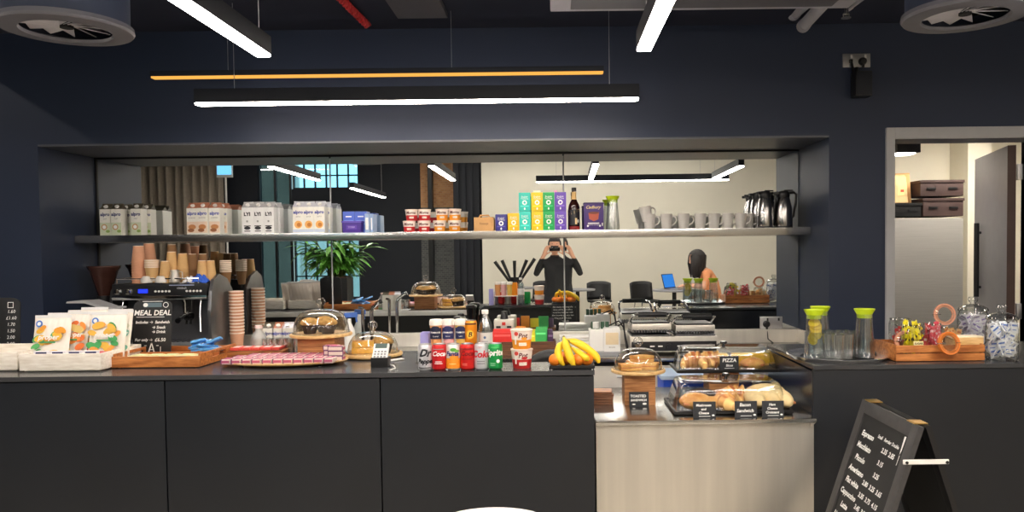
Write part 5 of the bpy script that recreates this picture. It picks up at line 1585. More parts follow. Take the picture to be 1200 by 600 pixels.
# ---- drinks
def can(label, u, Y, body, items, z=ZC, r=.0318, h=.116, name='drink_can', cat='can', group='drinks cans along the counter edge', topm='alu'):
    t = thing(name, label, cat, (xu(u, Y, z), Y, z), 0, group)
    MB().lathe([(r * .76, .0), (r * .8, .001), (r, .009), (r, h - .012), (r * .86, h - .002)], 32).obj('can_body', paint(body, .3, .35), t)
    b = MB(); b.lathe([(r * .84, h - .003), (r * .87, h), (r * .82, h), (r * .79, h - .004), (0, h - .004)], 28); b.obj('can_top', topm, t)
    b = MB(); b.box((0, -.006, h - .003), (.014, .022, .0015), .0005); b.obj('ring_pull', topm, t)
    prints(t, items, bend=r)
    return t
Yc_ = 3.375
can('white drinks can with big slanted black lettering', 498, Yc_, (206, 206, 210), [('p', [(-.016, .02), (.006, .016), (.03, .085), (.008, .1)], (180, 180, 186)), ('t', 'Dr', .002, .078, .044, INK, .4, .002), ('t', 'Pepper', .006, .042, .028, INK, .4, .0014), ('r', 0, .014, .06, .004, INK)])
can('red cola can with white script between the white and the orange cans', 514.5, Yc_, (206, 34, 40), [('t', 'Coca-Cola', .032, .074, .029, WHITE, .35, .0008), ('r', 0, .04, .03, .003, WHITE), ('r', 0, .032, .036, .003, WHITE), ('r', 0, .095, .05, .003, (150, 150, 150))])
can('white and orange fruit drink can with green leaves', 531, Yc_, (226, 224, 218), [('r', 0, .032, .085, .045, (240, 146, 36)), ('e', .008, .06, .02, .014, (240, 146, 36)), ('t', 'Fanta', -.002, .074, .027, (40, 44, 110), .2, .0012), ('e', .004, .092, .014, .008, (90, 170, 70)), ('e', .02, .086, .012, .006, (120, 190, 80)), ('r', 0, .03, .03, .003, (255, 220, 150))])
can('plain red cola can with dark lettering', 547.5, Yc_, (212, 36, 34), [('t', 'Coca-Cola', .032, .074, .029, (120, 10, 14), .35, .0008), ('r', 0, .094, .064, .008, (150, 20, 24)), ('t', 'ZERO SUGAR', 0, .05, .008, (120, 10, 14)), ('r', -.01, .03, .024, .003, (240, 120, 110)), ('r', -.01, .024, .024, .003, (240, 120, 110))])
can('silver diet cola can with red lettering', 564, Yc_, (196, 198, 202), [('t', 'Coke', .0, .07, .042, (206, 40, 50), .2, .0016), ('t', 'DIET', -.004, .1, .01, (206, 40, 50)), ('r', 0, .04, .035, .003, (120, 120, 126)), ('r', 0, .03, .035, .003, (120, 120, 126))])
can('green lemonade can at the end of the can row', 580.5, Yc_, (26, 150, 74), [('t', 'Sprite', .0, .076, .036, WHITE, .1, .0014), ('e', .014, .04, .008, .008, WHITE), ('r', -.01, .03, .024, .003, (150, 220, 170)), ('r', -.01, .022, .024, .003, (150, 220, 170)), ('e', 0, .1, .02, .004, (70, 190, 100))])
tx_a, tx_b = xu(503, 3.47, 1.1), xu(559.5, 3.47, 1.1)
t = thing('display_riser', 'low white display riser behind the cans', 'riser', ((tx_a + tx_b) / 2, 3.468, ZC))
MB().box((0, 0, .082), (tx_b - tx_a, .10, .006), .001).obj('shelf_board', 'white', t)
for sx in (-1, 1): MB().box((sx * ((tx_b - tx_a) / 2 - .004), 0, .04), (.006, .1, .078), .001).obj('side_panel', 'white', t)
t = thing('lilac_box', 'plain lilac carton behind the white drinks can', 'box', onc(498.5, 3.52), 0)
MB().box((0, 0, .075), (.04, .06, .15), .003).obj('carton', paint((166, 160, 222)), t)
MB().box((0, 0, .151), (.036, .056, .003), .001).obj('flap', paint((150, 144, 210)), t)
def coffee_cup(label, u, mid, low, txt):
    Y = 3.468; z = ZC + .0855
    t = thing('coffee_cup_drink', label, 'cup', (xu(u, Y, z), Y, z), 0, 'chilled coffee cups on the riser')
    b = MB(); b.lathe([(0, 0), (.0225, 0), (.0285, .108)], 28, bands=[0, 0]); b.obj('cup_body', paint(low), t)
    b = MB(); b.lathe([(.03, .104), (.0305, .11), (.0295, .124), (.026, .13), (0, .13)], 28); b.obj('lid', paint((240, 234, 226)), t)
    prints(t, [('r', 0, .068, .06, .05, mid), ('e', 0, .094, .018, .007, mid), ('t', 'STARBUCKS', 0, .072, .0085, WHITE, 0, .0004), ('t', txt, 0, .055, .008, WHITE), ('e', .006, .03, .014, .012, low)], bend=.0287)
t = [coffee_cup('chilled coffee cup with navy label and peach base', 511, (30, 34, 62), (226, 160, 100), 'Caramel'), coffee_cup('chilled coffee cup with navy label and pink base', 525.5, (40, 46, 96), (226, 170, 170), 'Skinny'), coffee_cup('chilled coffee cup with navy label and gold base', 540.5, (36, 42, 84), (220, 180, 90), 'Latte')]
can('tall orange can on the riser next to the water bottle', 551.5, 3.462, (240, 146, 30), [('t', 'R', .0, .06, .03, WHITE, .2, .002), ('r', 0, .11, .064, .008, (110, 70, 40)), ('e', 0, .062, .018, .02, (250, 190, 60)), ('t', 'B', .0, .062, .03, INK, .2, .001)], z=ZC + .0855, r=.0285, h=.125, group='tall orange cans', topm='alu_dark')
t = thing('water_bottle', 'clear plastic water bottle behind the silver can', 'bottle', onc(569, 3.50))
MB().lathe([(0, .004), (.026, 0), (.032, .008), (.0325, .06), (.030, .075), (.0325, .09), (.0325, .16), (.027, .195), (.0135, .222), (.0125, .238)], 32).obj('bottle_body', 'pet', t)
MB().lathe([(0, .006), (.0315, .01), (.0315, .16), (.026, .192), (.018, .205), (0, .205)], 28).obj('water', 'water', t)
MB().cyl(.0155, .02, (0, 0, .234), bev=.002).obj('cap', 'white', t)
MB().lathe([(.0332, .095), (.0332, .152)], 32).obj('label_sleeve', paint((222, 218, 214)), t)
prints(t, [('e', 0, .13, .006, .006, (90, 110, 150)), ('r', 0, .112, .03, .003, (150, 150, 160))], bend=.0336)
PN = dict(zb=ZC, Y=3.415, sc=1.14, name='noodle_pot', word='Pot')
pot('red noodle pot at the bottom, beside the green can', 611.5, 0, 0, (206, 44, 44), 'noodle pots on the counter', **PN)
pot('orange noodle pot stacked on the red one', 611.5, 0, .0868, (238, 150, 36), 'noodle pots on the counter', **PN)
# ---- fruit tray
fc = onc(670, 3.42)
t = thing('fruit_tray', 'small black tray holding bananas and oranges', 'tray', fc)
b = MB(); b.box((0, 0, .005), (.175, .14, .008), .003); b.obj('base', 'black', t)
b = MB()
for s in ((-.1, .1, -.085, -.078), (-.1, .1, .078, .085), (-.1, -.093, -.078, .078), (.093, .1, -.078, .078)): b.span(s[0], s[1], s[2], s[3], .004, .018, .002)
b.obj('rim', 'black', t)
og = None
for k, (u, dy, dz) in enumerate(((650.5, -.035, 0), (678, -.035, 0), (688.5, -.03, 0), (664, .0, 0), (660, .04, .0), (682, .04, 0))):
    c = (xu(u, 3.39 + dy, ZC), fc[1] + dy, ZC + .009 + .028)
    lab = ('orange at the tray corner nearest the noodle pots', 'orange under the banana tips in front', 'orange at the tray corner by the steel counter', 'orange in the middle under the bananas', 'orange at the back of the tray by the pots', 'orange at the back of the tray by the steel counter')[k]
    if og is None:
        t = og = thing('orange', lab, 'orange', c, 0, 'oranges in the black tray')
        MB().ball((.028, .028, .027), seg=24).obj('peel', 'orange', t)
        MB().cyl(.003, .003, (0, 0, .0255)).obj('stem', 'stem', t)
    else: dup(og, c, R.random() * 6, lab)
def banana(label, pts, r=.0165):
    """pts: three pixel points (u, v, Y) along the fruit, tip first"""
    P = [Vector((xu(u, Y, zv(u, v, Y)), Y, zv(u, v, Y))) for u, v, Y in pts]
    t = thing('banana', label, 'banana', P[1], 0, 'bananas on the oranges')
    P = [p - P[1].copy() for p in P]
    cv = []
    a, m, c = P
    ctl = m * 2 - (a + c) / 2
    for i in range(15):
        s = i / 14
        cv.append(a * (1 - s) ** 2 + ctl * 2 * s * (1 - s) + c * s * s)
    rs = [r * (.35 + .65 * min(1, min(i + .3, 14 - i) / 3.2)) for i in range(15)]
    b = MB(); b.tube(cv, rs, 10); b.obj('peel', 'banana', t)
    b = MB(); b.tube([cv[0], cv[0] + (cv[0] - cv[1]) * .25], [r * .36, r * .2], 8); b.obj('tip', 'banana_tip', t)
    b = MB(); b.tube([cv[14], cv[14] + (cv[14] - cv[13]) * .9], [r * .34, r * .3], 8); b.obj('stalk', 'banana_tip', t)
banana('banana at the pot side of the bunch hanging straight down', [(661, 429, 3.37), (654, 413, 3.385), (662, 401, 3.43)])
banana('tall middle banana crossing over the bunch', [(673, 430, 3.35), (665.5, 412, 3.36), (661, 396.5, 3.41)], .018)
banana('banana curving down over the tray edge to the steel counter', [(702, 426, 3.39), (692, 412, 3.40), (668, 401, 3.43)])
banana('small banana under the curving one', [(690, 423, 3.36), (683, 417, 3.37), (670, 408, 3.41)], .0145)
banana('banana at the back of the bunch', [(694, 415, 3.45), (682, 405, 3.45), (664, 399, 3.46)])

# ================================================================ STEEL COUNTER
Yt = 3.72
tc_ = (xu(748.5, Yt, .95), Yt, ZS)
stand('toasted sandwich stand on a tall striped oak block under a glass dome', tc_, .132, .148, zv(748, 433, Yt) - ZS, .118, .10)
zt = zv(748, 433, Yt)
tw_ = None
for k, (dx, dy, rz, dz) in enumerate(((-.045, -.04, .15, 0), (.045, -.005, -.35, 0), (.0, .05, .1, 0), (.02, .02, .5, .031))):
    c = (tc_[0] + dx, tc_[1] + dy, zt + .001 + dz)
    lab = 'toasted sandwich under the glass dome, ' + ('in front on the banana side', 'in front on the pastry side', 'at the back', 'on top of the others')[k]
    if tw_ is None:
        t = tw_ = thing('toasted_sandwich', lab, 'sandwich', c, rz, 'toasted sandwiches under the dome')
        MB().box((0, 0, .007), (.1, .07, .013), .004).obj('lower_slice', 'toast', t)
        MB().box((0, 0, .0155), (.096, .066, .004), .001).obj('filling', 'filling', t)
        MB().box((0, 0, .024), (.1, .07, .013), .004).obj('upper_slice', 'toast', t)
    else: dup(tw_, c, rz, lab)
chalk_sign('price_sign', 'small slate sign for toasted sandwiches leaning on the oak block', (xu(749.5, 3.62, ZS), 3.615, ZS), .093, .07, [('t', 'TOASTED', -.004, .05, .017, 'chalk', .1, .0005), ('t', 'SANDWICH', -.002, .031, .014, 'chalk', .1, .0005), ('e', -.025, .012, .008, .003, 'chalk'), ('e', .026, .014, .01, .005, 'chalk')], lean=.06)
for k in range(5):
    c = (xu(706, 3.72, ZS) + .003 * (k % 2), 3.72, ZS + .0125 * k)
    lab = ('bottom wooden board', 'second wooden board up', 'middle wooden board', 'fourth wooden board up', 'top wooden board')[k] + ' of the stack beside the dark counter end'
    if k == 0:
        t = wb = thing('wooden_coaster', lab, 'board', c, 0, 'small stacked wooden boards')
        MB().box((0, 0, .006), (.1, .1, .011), .003).obj('slab', 'wood_dark', t)
        MB().box((0, 0, .0118), (.09, .09, .0008)).obj('inlay', 'wood', t)
    else: dup(wb, c, R.uniform(-.1, .1), lab)
# ---- pastries
def rod_pastry(b, pts, r, rings, depth=.12):
    n = 30
    cv = []
    a, m, c = [Vector(p) for p in pts]
    ctl = m * 2 - (a + c) / 2
    for i in range(n + 1):
        s = i / n; cv.append(a * (1 - s) ** 2 + ctl * 2 * s * (1 - s) + c * s * s)
    rs = [r * (max(.25, math.sin(pi * (.06 + .88 * i / n)) ** .7)) * (1 - depth * abs(math.sin(pi * rings * i / n)) ** 4 + .04) for i in range(n + 1)]
    b.tube(cv, rs, 14)
def croissant(label, c, rz, group, proto=[]):
    if proto: return dup(proto[0], c, rz, label, group)
    t = thing('croissant', label, 'croissant', c, rz, group)
    b = MB(); rod_pastry(b, [(-.07, -.035, .02), (0, .02, .032), (.07, -.035, .02)], .037, 7, .34); b.obj('pastry', 'croissant', t)
    b = MB()
    for x in (-.03, 0, .03): b.tube([(x - .006, -.02, .045), (x, .005, .066), (x + .006, .035, .055)], [.004, .006, .004], 6)
    b.obj('ridge', 'toast', t)
    proto.append(t); return t
def roll(label, c, rz, d, m, group, name='bread_roll'):
    t = thing(name, label, 'bread roll', c, rz, group)
    b = MB(); b.ball((d[0] / 2, d[1] / 2, d[2] * .55), c=(0, 0, d[2] * .5), seg=24); b.obj('crust', m, t)
    b = MB(); b.box((0, 0, d[2] * .42), (d[0] * .80, d[1] * .86, .01), .003); b.obj('filling', 'filling', t)
    return t
def covered_tray(label, c, w, d, hc, rz=0):
    t = thing('covered_tray', label, 'pastry tray', c, rz, 'black pastry trays with clear covers')
    b = MB(); b.box((0, 0, .006), (w * .96, d * .92, .01), .004); b.obj('tray_base', 'black', t)
    b = MB()
    for s in ((-w / 2, w / 2, -d / 2, -d / 2 + .012), (-w / 2, w / 2, d / 2 - .012, d / 2), (-w / 2, -w / 2 + .012, -d / 2 + .012, d / 2 - .012), (w / 2 - .012, w / 2, -d / 2 + .012, d / 2 - .012)): b.span(s[0], s[1], s[2], s[3], .004, .018, .003)
    b.obj('tray_rim', 'black', t)
    # clear cover: rounded rectangle rings lofted up
    g = bmesh.new(); rings = []
    def ring(hw, hdp, r, z):
        vs = []
        for qx, qy, a0 in ((1, 1, 0), (-1, 1, pi / 2), (-1, -1, pi), (1, -1, 3 * pi / 2)):
            for k in range(6):
                a = a0 + k * pi / 10
                vs.append(g.verts.new((qx * (hw - r) + r * math.cos(a), qy * (hdp - r) + r * math.sin(a), z)))
        return vs
    hw, hdp = w / 2 - .016, d / 2 - .016
    for s, z, r in ((1.02, .016, .03), (1.0, .024, .03), (.985, .05, .035), (.95, .085, .04), (.90, hc - .012, .04), (.87, hc - .003, .04), (.83, hc, .035)):
        rings.append(ring(hw * (1 - (1 - s) * .9), hdp * (1 - (1 - s) * 1.5), r, z))
    n = len(rings[0])
    for a, b_ in zip(rings, rings[1:]):
        for i in range(n): g.faces.new((a[i], a[(i + 1) % n], b_[(i + 1) % n], b_[i]))
    g.faces.new(rings[-1])
    b = MB(); b.put(g); cv = b.obj('cover', 'acrylic', t)
    b = MB(); b.lathe([(.009, hc), (.007, hc + .008), (.017, hc + .014), (.019, hc + .022), (.015, hc + .027), (0, hc + .028)], 20); b.obj('knob', 'black_gloss', cv)
    return t
# lower tray
Y0 = 3.415
lw = (xu(932, Y0, ZS) - xu(791, Y0, ZS))
lc_ = ((xu(932, Y0, ZS) + xu(791, Y0, ZS)) / 2, Y0 + .165, ZS)
covered_tray('black pastry tray with clear cover, on the steel counter front', lc_, lw, .33, .135)
def inl(u, Y, base): return (xu(u, Y, base), Y, base + .0125)
b0_ = ZS
croissant('croissant on its side in the middle of the lower tray', inl(864, 3.57, b0_), .3, 'croissants in the lower tray').scale = (1.25, 1.25, 1.3)
croissant('croissant lying in front in the lower tray behind the bacon sign', inl(857, 3.485, b0_), 1.2, 'croissants in the lower tray')
roll('round golden roll at the banana side of the lower tray', inl(816, 3.50, b0_), 0, (.15, .12, .07), 'crust', 'rolls in the lower tray')
roll('golden filled roll behind the mushroom sign', inl(832, 3.49, b0_), .2, (.14, .09, .055), 'toast', 'rolls in the lower tray')
for k, u in enumerate((885, 902, 917)):
    roll('pale flat sandwich roll in the lower tray, %s from the croissants' % ORD[k], inl(u, 3.53 + .02 * (k % 2), b0_), pi / 2 + .1, (.21, .085, .075), 'crumb', 'pale sandwich rolls in the lower tray')
roll('pale flat sandwich roll at the back of the lower tray', inl(898, 3.66, b0_), 0.05, (.2, .08, .08), 'crumb', 'pale sandwich rolls in the lower tray')
roll('dark baked roll at the back of the lower tray', inl(822, 3.66, b0_), .1, (.16, .08, .06), 'muffin_choc', 'dark rolls in the lower tray')
sg = [('mushroom and cheese', 827, .1, ['Mushroom', 'and', 'Cheese']), ('bacon sandwich', 876, .098, ['Bacon', 'Sandwich']), ('ham cheese croissant', 908, .096, ['Ham', 'Cheese', 'Croissant'])]
for nm, u, w, ls in sg:
    n = len(ls)
    chalk_sign('price_sign', 'small slate %s sign in front of the lower tray' % nm, (xu(u, 3.36, ZS), 3.36, ZS), w, .072, [('t', s, -.004, .056 - k * (.017 if n == 3 else .026), .015 if n == 3 else .02, 'chalk', .15, .0005) for k, s in enumerate(ls)] + [('r', .0, .008, w * .5, .002, 'chalk'), ('e', w * .38, .012, .006, .004, 'chalk')], lean=.06, group='slate signs of the lower tray')
# upper tray on blocks
Yu = 3.90
uz = zv(850, 438.5, Yu - .0)
uw = xu(917, Yu, uz) - xu(794, Yu, uz)
uc = ((xu(917, Yu, uz) + xu(794, Yu, uz)) / 2, Yu + .13, uz)
t = thing('riser_block', 'striped oak block carrying the upper pastry tray', 'block', (xu(850, 3.92, ZS), 4.0, ZS))
MB().box((0, 0, (uz - ZS) / 2), (.155, .155, uz - ZS - .001), .004).obj('block', 'wood_block', t)
MB().box((0, -.078, (uz - ZS) / 2), (.14, .002, .006)).obj('groove', 'wood_dark', t)
covered_tray('black pastry tray with clear cover, raised on an oak block', uc, uw, .27, .122)
croissant('croissant at the contact grill side of the upper tray', inl(818, 3.97, uz), .1, 'croissants in the upper tray')
croissant('croissant next to the slate sign in the upper tray', inl(836, 3.98, uz), .5, 'croissants in the upper tray')
roll('glazed round roll in the upper tray beside the slate sign', inl(883, 3.97, uz), 0, (.13, .09, .055), 'crust', 'rolls in the upper tray')
for k, u in enumerate((832, 880)):
    t = thing('pastry_slice', 'long yellow pastry slice at the back of the upper tray, %s' % ('croissant end', 'glazed roll end')[k], 'pastry', inl(u, 4.085, uz), (-.05, .04)[k], 'yellow pastry slices in the upper tray')
    MB().box((0, 0, .035), (.2, .06, .05), .012).obj('slice', 'yolk', t)
    MB().box((0, 0, .062), (.19, .05, .006), .002).obj('glaze', paint((250, 206, 60), .3), t)
    MB().box((0, 0, .005), (.19, .055, .01), .003).obj('base', 'crust', t)
t = chalk_sign('price_sign', 'small slate pizza sign on the upper tray edge', (xu(855, 3.9, uz), 3.886, uz + .0185), .096, .072, [('t', 'PIZZA', 0, .05, .026, 'chalk', .1, .0006), ('t', 'Slices', 0, .024, .016, 'chalk', .15, .0004), ('r', 0, .01, .05, .002, 'chalk')], lean=.0)

# ================================================================ COUNTER BY THE DOOR
wc = onc(982, 3.60)
t = thing('round_tray', 'round black tray with a polished steel rim holding water carafes', 'tray', wc)
MB().lathe([(0, .004), (.18, .004), (.2, .002), (.2, 0), (0, 0)], 56).obj('base', 'black_gloss', t)
MB().lathe([(.165, .0045), (.195, .0045), (.216, .018), (.224, .021), (.228, .018), (.208, .0), (.165, .001)], 56).obj('rim', 'tray_rim', t)
zt = ZC + .0065
ca = carafe('water carafe with lemon slices and a lime lid', (xu(955.5, 3.56, zt), 3.56, zt), .12, .205)
for k in range(7):
    c = (xu(956, 3.56, zt) + R.uniform(-.008, .008), 3.56 + R.uniform(-.008, .008), zt + .085 + .013 * k)
    if k == 0:
        t = lm = thing('lemon_slice', 'lemon slice floating inside the water carafe', 'lemon slice', c, 0, 'lemon slices in the carafe')
        MB().cyl(.025, .006, (0, 0, -.003), seg=24, bev=.001).obj('flesh', 'lemon', t)
        MB().lathe([(.0252, -.003), (.0268, -.002), (.0268, .002), (.0252, .003)], 24).obj('rind', 'banana', t)
        lm.rotation_euler = (1.2, .2, .3)
    else: dup(lm, c, rot=(1.2 + R.uniform(-.5, .4), R.uniform(-.5, .5), R.uniform(-.6, .6)))
carafe('clear water carafe with lime lid standing behind the lemon one', (xu(962.5, 3.70, zt), 3.70, zt), .12, .208)
carafe('clear water carafe with lime lid next to the wooden crate', (xu(1014.5, 3.57, zt), 3.57, zt), .09, .205)
tg = None
for k, (u, Y) in enumerate(((973, 3.54), (983.5, 3.50), (994, 3.52), (978, 3.64), (989, 3.66), (998, 3.62))):
    c = (xu(u, Y, zt), Y, zt)
    lab = 'ribbed clear tumbler on the round tray, ' + ('front row by the lemon carafe', 'front row middle', 'front row by the plain carafe', 'back row by the lemon carafe', 'back row middle', 'back row by the plain carafe')[k]
    if tg is None:
        tg = t = thing('tumbler', lab, 'glass', c, 0, 'tumblers on the round tray')
        g = MB(); g.sheet(lambda s, q: Vector(((.024 + .006 * q + .0008 * math.cos(s * 2 * pi * 14)) * math.cos(s * 2 * pi), (.024 + .006 * q + .0008 * math.cos(s * 2 * pi * 14)) * math.sin(s * 2 * pi), .003 + q * .112)), 112, 4); g.obj('glass_body', 'glassware', t)
        MB().cyl(.0245, .008, (0, 0, 0), seg=24).obj('glass_base', 'glassware', t)
        MB().lathe([(.0295, .114), (.0308, .115), (.0295, .1165), (.0286, .115), (.0295, .114)], 28).obj('rim', 'glassware', t)
    else: dup(tg, c, R.random(), lab)
# ---- wooden crate with jars
kx0, kx1 = xu(1052, 3.44, ZC), xu(1156.5, 3.44, ZC)
kw, kd = kx1 - kx0, .235
kc_ = ((kx0 + kx1) / 2, 3.44 + kd / 2, ZC)
t = thing('wooden_crate', 'slatted wooden crate holding jars of sachets', 'crate', kc_)
for y in (-kd / 2 + .005, kd / 2 - .005):
    for z in (.02, .058): MB().box((0, y, z), (kw, .01, .033), .002).obj('long_slat', 'wood_tray', t)
for x in (-kw / 2 + .005, kw / 2 - .005):
    MB().box((x, 0, .04), (.01, kd - .021, .074), .002).obj('end_board', 'wood_tray', t)
MB().box((0, 0, .006), (kw - .021, kd - .021, .008)).obj('base', 'wood_tray', t)
zj = ZC + .0105
def jar(label, c, r, h, lid_open=None, ringm='copper', rz=0, group='clip top jars in the crate'):
    t = thing('clip_jar', label, 'jar', c, rz, group)
    MB().lathe([(0, 0), (r, 0), (r + .002, .004), (r + .002, h - .02), (r * .93, h - .006), (r * .95, h)], 32).obj('jar_body', 'glass', t)
    MB().lathe([(r * .94, h - .003), (r * 1.0, h), (r * .96, h + .004), (r * .92, h)], 32).obj('mouth', 'glass', t)
    if lid_open:
        X = lid_open
        b = MB(); b.lathe([(0, .012), (r * .7, .012), (r * .9, .004), (r * .98, 0), (r * .98, -.004)], 28, X=X); l = b.obj('lid', 'glass', t)
        b = MB(); b.lathe([(r * .7, -.006), (r * 1.02, -.008), (r * 1.02, .004), (r * .7, .002), (r * .7, -.006)], 28, X=X); b.obj('rubber_ring', ringm, l)
        b = MB(); b.tube([X @ Vector((-r * .5, 0, .014)), X @ Vector((-r * 1.15, 0, .0)), (0, r * 1.05, h - .03), X @ Vector((r * 1.15, 0, 0)), X @ Vector((r * .5, 0, .014))], .0017, 6); b.obj('wire_clip', 'chrome', t)
    return t
def sachets(n, c, r, h, z0, col, stripe, label, group, size=(.018, .07), up=.75):
    p0 = None
    for k in range(n):
        a = R.uniform(0, 2 * pi); q = r * math.sqrt(R.random()) * .72
        loc = (c[0] + q * math.cos(a), c[1] + q * math.sin(a), c[2] + z0 + R.random() * h)
        if R.random() < up: rot = (R.uniform(-.35, .35), R.uniform(-.4, .4), R.uniform(-1.2, 1.2))
        else: rot = (R.uniform(-1.2, 1.2), R.uniform(-1, 1), R.uniform(-1.5, 1.5))
        if p0 is None:
            p0 = t = thing('sachet', label, 'sachet', loc, 0, group)
            t.rotation_euler = rot
            MB().box((0, 0, 0), (size[0], .004, size[1]), .0015).obj('envelope', paint(col), t)
            b = MB(); b.box((0, 0, size[1] * .2), (size[0] * .8, .0046, size[1] * .16)); b.box((0, 0, -size[1] * .22), (size[0] * .6, .0046, size[1] * .08)); b.obj('print', paint(stripe), t)
        else: dup(p0, loc, rot=rot, label=label, group=group)
j1 = (xu(1048, 3.62, ZC) + .012, 3.57, zj)
jar('clip top jar with red sachets in the crate corner by the water tray', (j1[0], j1[1], zj), .048, .17, T(-.005, -.066, .075) @ RX(pi / 2 - .2), 'ring_pink')
sachets(12, (j1[0], j1[1], zj), .04, .05, .06, (214, 60, 56), (240, 220, 210), 'red sachet in the jar by the water tray', 'red sachets in the crate jar')
j2 = (xu(1070, 3.50, ZC), 3.505, zj)
jar('open jar bursting with yellow sachets', j2, .043, .15)
sachets(34, j2, .044, .08, .055, (238, 222, 30), (60, 56, 30), 'yellow sachet in the open jar', 'yellow sachets in the open jar', (.02, .085), .8)
t = thing('jar_tag', 'tiny cream tag with dark lettering on the yellow sachet jar', 'tag', (j2[0] + .012, j2[1] - .0475, zj + .07))
MB().box((0, 0, 0), (.044, .003, .022), .001).obj('card', paint((240, 232, 170)), t)
prints(t, [('t', 'SUGAR', 0, 0, .012, INK, 0, .0004)], -.0015)
j3 = (xu(1094, 3.53, ZC), 3.535, zj)
jar('clip top jar with pink sachets and an orange ringed lid hanging in front', j3, .042, .15, T(.022, -.1175, .075) @ RZ(.15) @ RX(pi / 2 - .2) @ S3(1.2, 1.2, 1.2), 'copper')
sachets(24, j3, .04, .075, .055, (222, 80, 96), (246, 224, 226), 'pink sachet in the jar with the orange ring', 'pink sachets in the orange ringed jar', (.016, .07))
j4 = (xu(1117, 3.59, ZC), 3.595, zj)
jar('clip top jar with tan sachets and its lid standing open above', j4, .05, .128, T(-.012, .035, .185) @ RX(pi / 2 - .1), 'ring_pink')
sachets(20, j4, .045, .05, .06, (226, 176, 110), (190, 110, 70), 'tan sachet in the jar with the raised lid', 'tan sachets in the crate jar', (.022, .05), .5)
t = thing('sugar_box', 'pale plywood box standing in the slatted crate', 'box', (xu(1132, 3.50, ZC), 3.50, zj))
MB().box((0, 0, .047), (.14, .07, .094), .003).obj('box_body', 'wood_pale', t)
MB().box((0, 0, .096), (.142, .072, .006), .002).obj('box_lid', paint((242, 226, 190)), t)
# ---- big cookie jars
def cookie_jar(label, c, r=.068, h=.185):
    t = thing('cookie_jar', label, 'jar', c, 0, 'big round glass jars by the door')
    MB().lathe([(0, 0), (r * .86, 0), (r * .97, .008), (r, .03), (r, h * .72), (r * .97, h * .88), (r * .86, h)], 40).obj('jar_body', 'glass', t)
    b = MB(); b.lathe([(r * .94, h), (r * .98, h + .004), (r * .92, h + .014), (r * .6, h + .026), (.02, h + .032)], 40); b.lathe([(r * .86, h - .004), (r * .98, h), (r * .98, h + .005)], 40); l = b.obj('lid', 'dome', t)
    b = MB(); b.lathe([(.017, h + .03), (.012, h + .038), (.019, h + .044), (.023, h + .056), (.018, h + .068), (0, h + .07)], 24); b.obj('knob', 'dome', l)
    return t
q1 = onc(1176, 3.47); q2 = (xu(1142, 3.76, ZC), 3.76, ZC)
cookie_jar('big round glass jar full of blue and white sachets, in front', q1)
cookie_jar('big round glass jar of sachets standing behind the crate', q2, .07, .2)
sachets(72, q1, .068, .13, .026, (236, 236, 240), (80, 120, 200), 'white sachet with blue print in the front glass jar', 'blue and white sachets in the front jar', (.04, .048), .4)
sachets(50, q2, .068, .14, .03, (230, 226, 234), (150, 130, 190), 'white sachet with violet print in the rear glass jar', 'violet and white sachets in the rear jar', (.04, .048), .4)

# ================================================================ A-FRAME CHALKBOARD
ax, ay0, ay1, az_ = 1.305, 2.70, 3.20, zv(1016, 468, 3.2)
t = thing('chalkboard_stand', 'wooden framed chalkboard stand with handwritten coffee prices on the floor', 'chalkboard stand', (ax, (ay0 + ay1) / 2, 0), -pi / 2)
# local: +x runs from far to near along the hinge, -y faces the customers
w = ay1 - ay0; sl = math.atan(.325); L = az_ / math.cos(sl) - .006
for sgn, nm in ((1, 'front_leaf'), (-1, 'rear_leaf')):
    # leaf hangs from the hinge at the top
    X = T(0, -.012 * sgn, az_ - .003) @ RX(-sl * sgn)
    fr = MB()
    fw = .052
    fr.box((-w / 2 + fw / 2, 0, -L / 2), (fw, .02, L), .002, X=X); fr.box((w / 2 - fw / 2, 0, -L / 2), (fw, .02, L), .002, X=X)
    fr.box((0, 0, -fw / 2), (w - fw * 2, .02, fw), .002, X=X); fr.box((0, 0, -L + fw + .03), (w - fw * 2, .02, fw), .002, X=X)
    f = fr.obj(nm, 'board_frame' if False else mat('black_stained_wood', (62, 61, 62), .5, noise=.15, nscale=30) if sgn == 1 else 'black', t)
    MB().box((0, .002 * sgn, -L / 2), (w - fw * 1.8, .008, L - fw * 1.6), 0, X=X).obj('board_panel', 'chalkboard', f)
    if sgn == 1:
        rows = [('Espresso', ('', '2.35', '2.85')), ('Macchiato', ('', '3.15', '')), ('Piccolo', ('', '3.25', '')), ('Americano', ('2.80', '3.25', '3.65')), ('Flat white', ('3.35', '3.75', '4.15')), ('Cappuccino', ('3.45', '3.75', '3.95')), ('Latte', ('3.45', '3.75', '3.95')), ('Hot choc.', ('3.65', '3.85', '4.05')), ('Mocha', ('3.65', '3.85', '4.05')), ('Tea', ('2.45', '2.65', ''))]
        it = [('t', s, x, -.108, .019, 'chalk', .25, .0006) for s, x in (('Small', -.012), ('Regular', .054), ('Double', .12))]
        for k, (nm_, ps) in enumerate(rows):
            z = -.145 - k * .05 - (.0 if k == 0 else .0)
            it.append(('t', nm_, -.115, z + .018, .031, 'chalk', .25, .0012))
            for x, s in zip((-.008, .054, .116), ps):
                if s: it.append(('t', s, x, z - .004, .027, 'chalk', .2, .001))
        it += [('p', [(.178, -.058), (.192, -.056), (.189, -.11), (.182, -.13)], 'chalk'), ('p', [(.183, -.13), (.188, -.13), (.186, -.165), (.183, -.17)], 'chalk')]
        prints(f, it, -.002, X=X, lift=.0006)
for x in (-w / 2 + .06, w / 2 - .06):
    MB().box((x, 0, az_ + .001), (.06, .05, .004), .001).obj('hinge', mat('brass', (196, 160, 90), .35, .9, noise=.1), t)
zs = zv(1092, 543, 2.70)
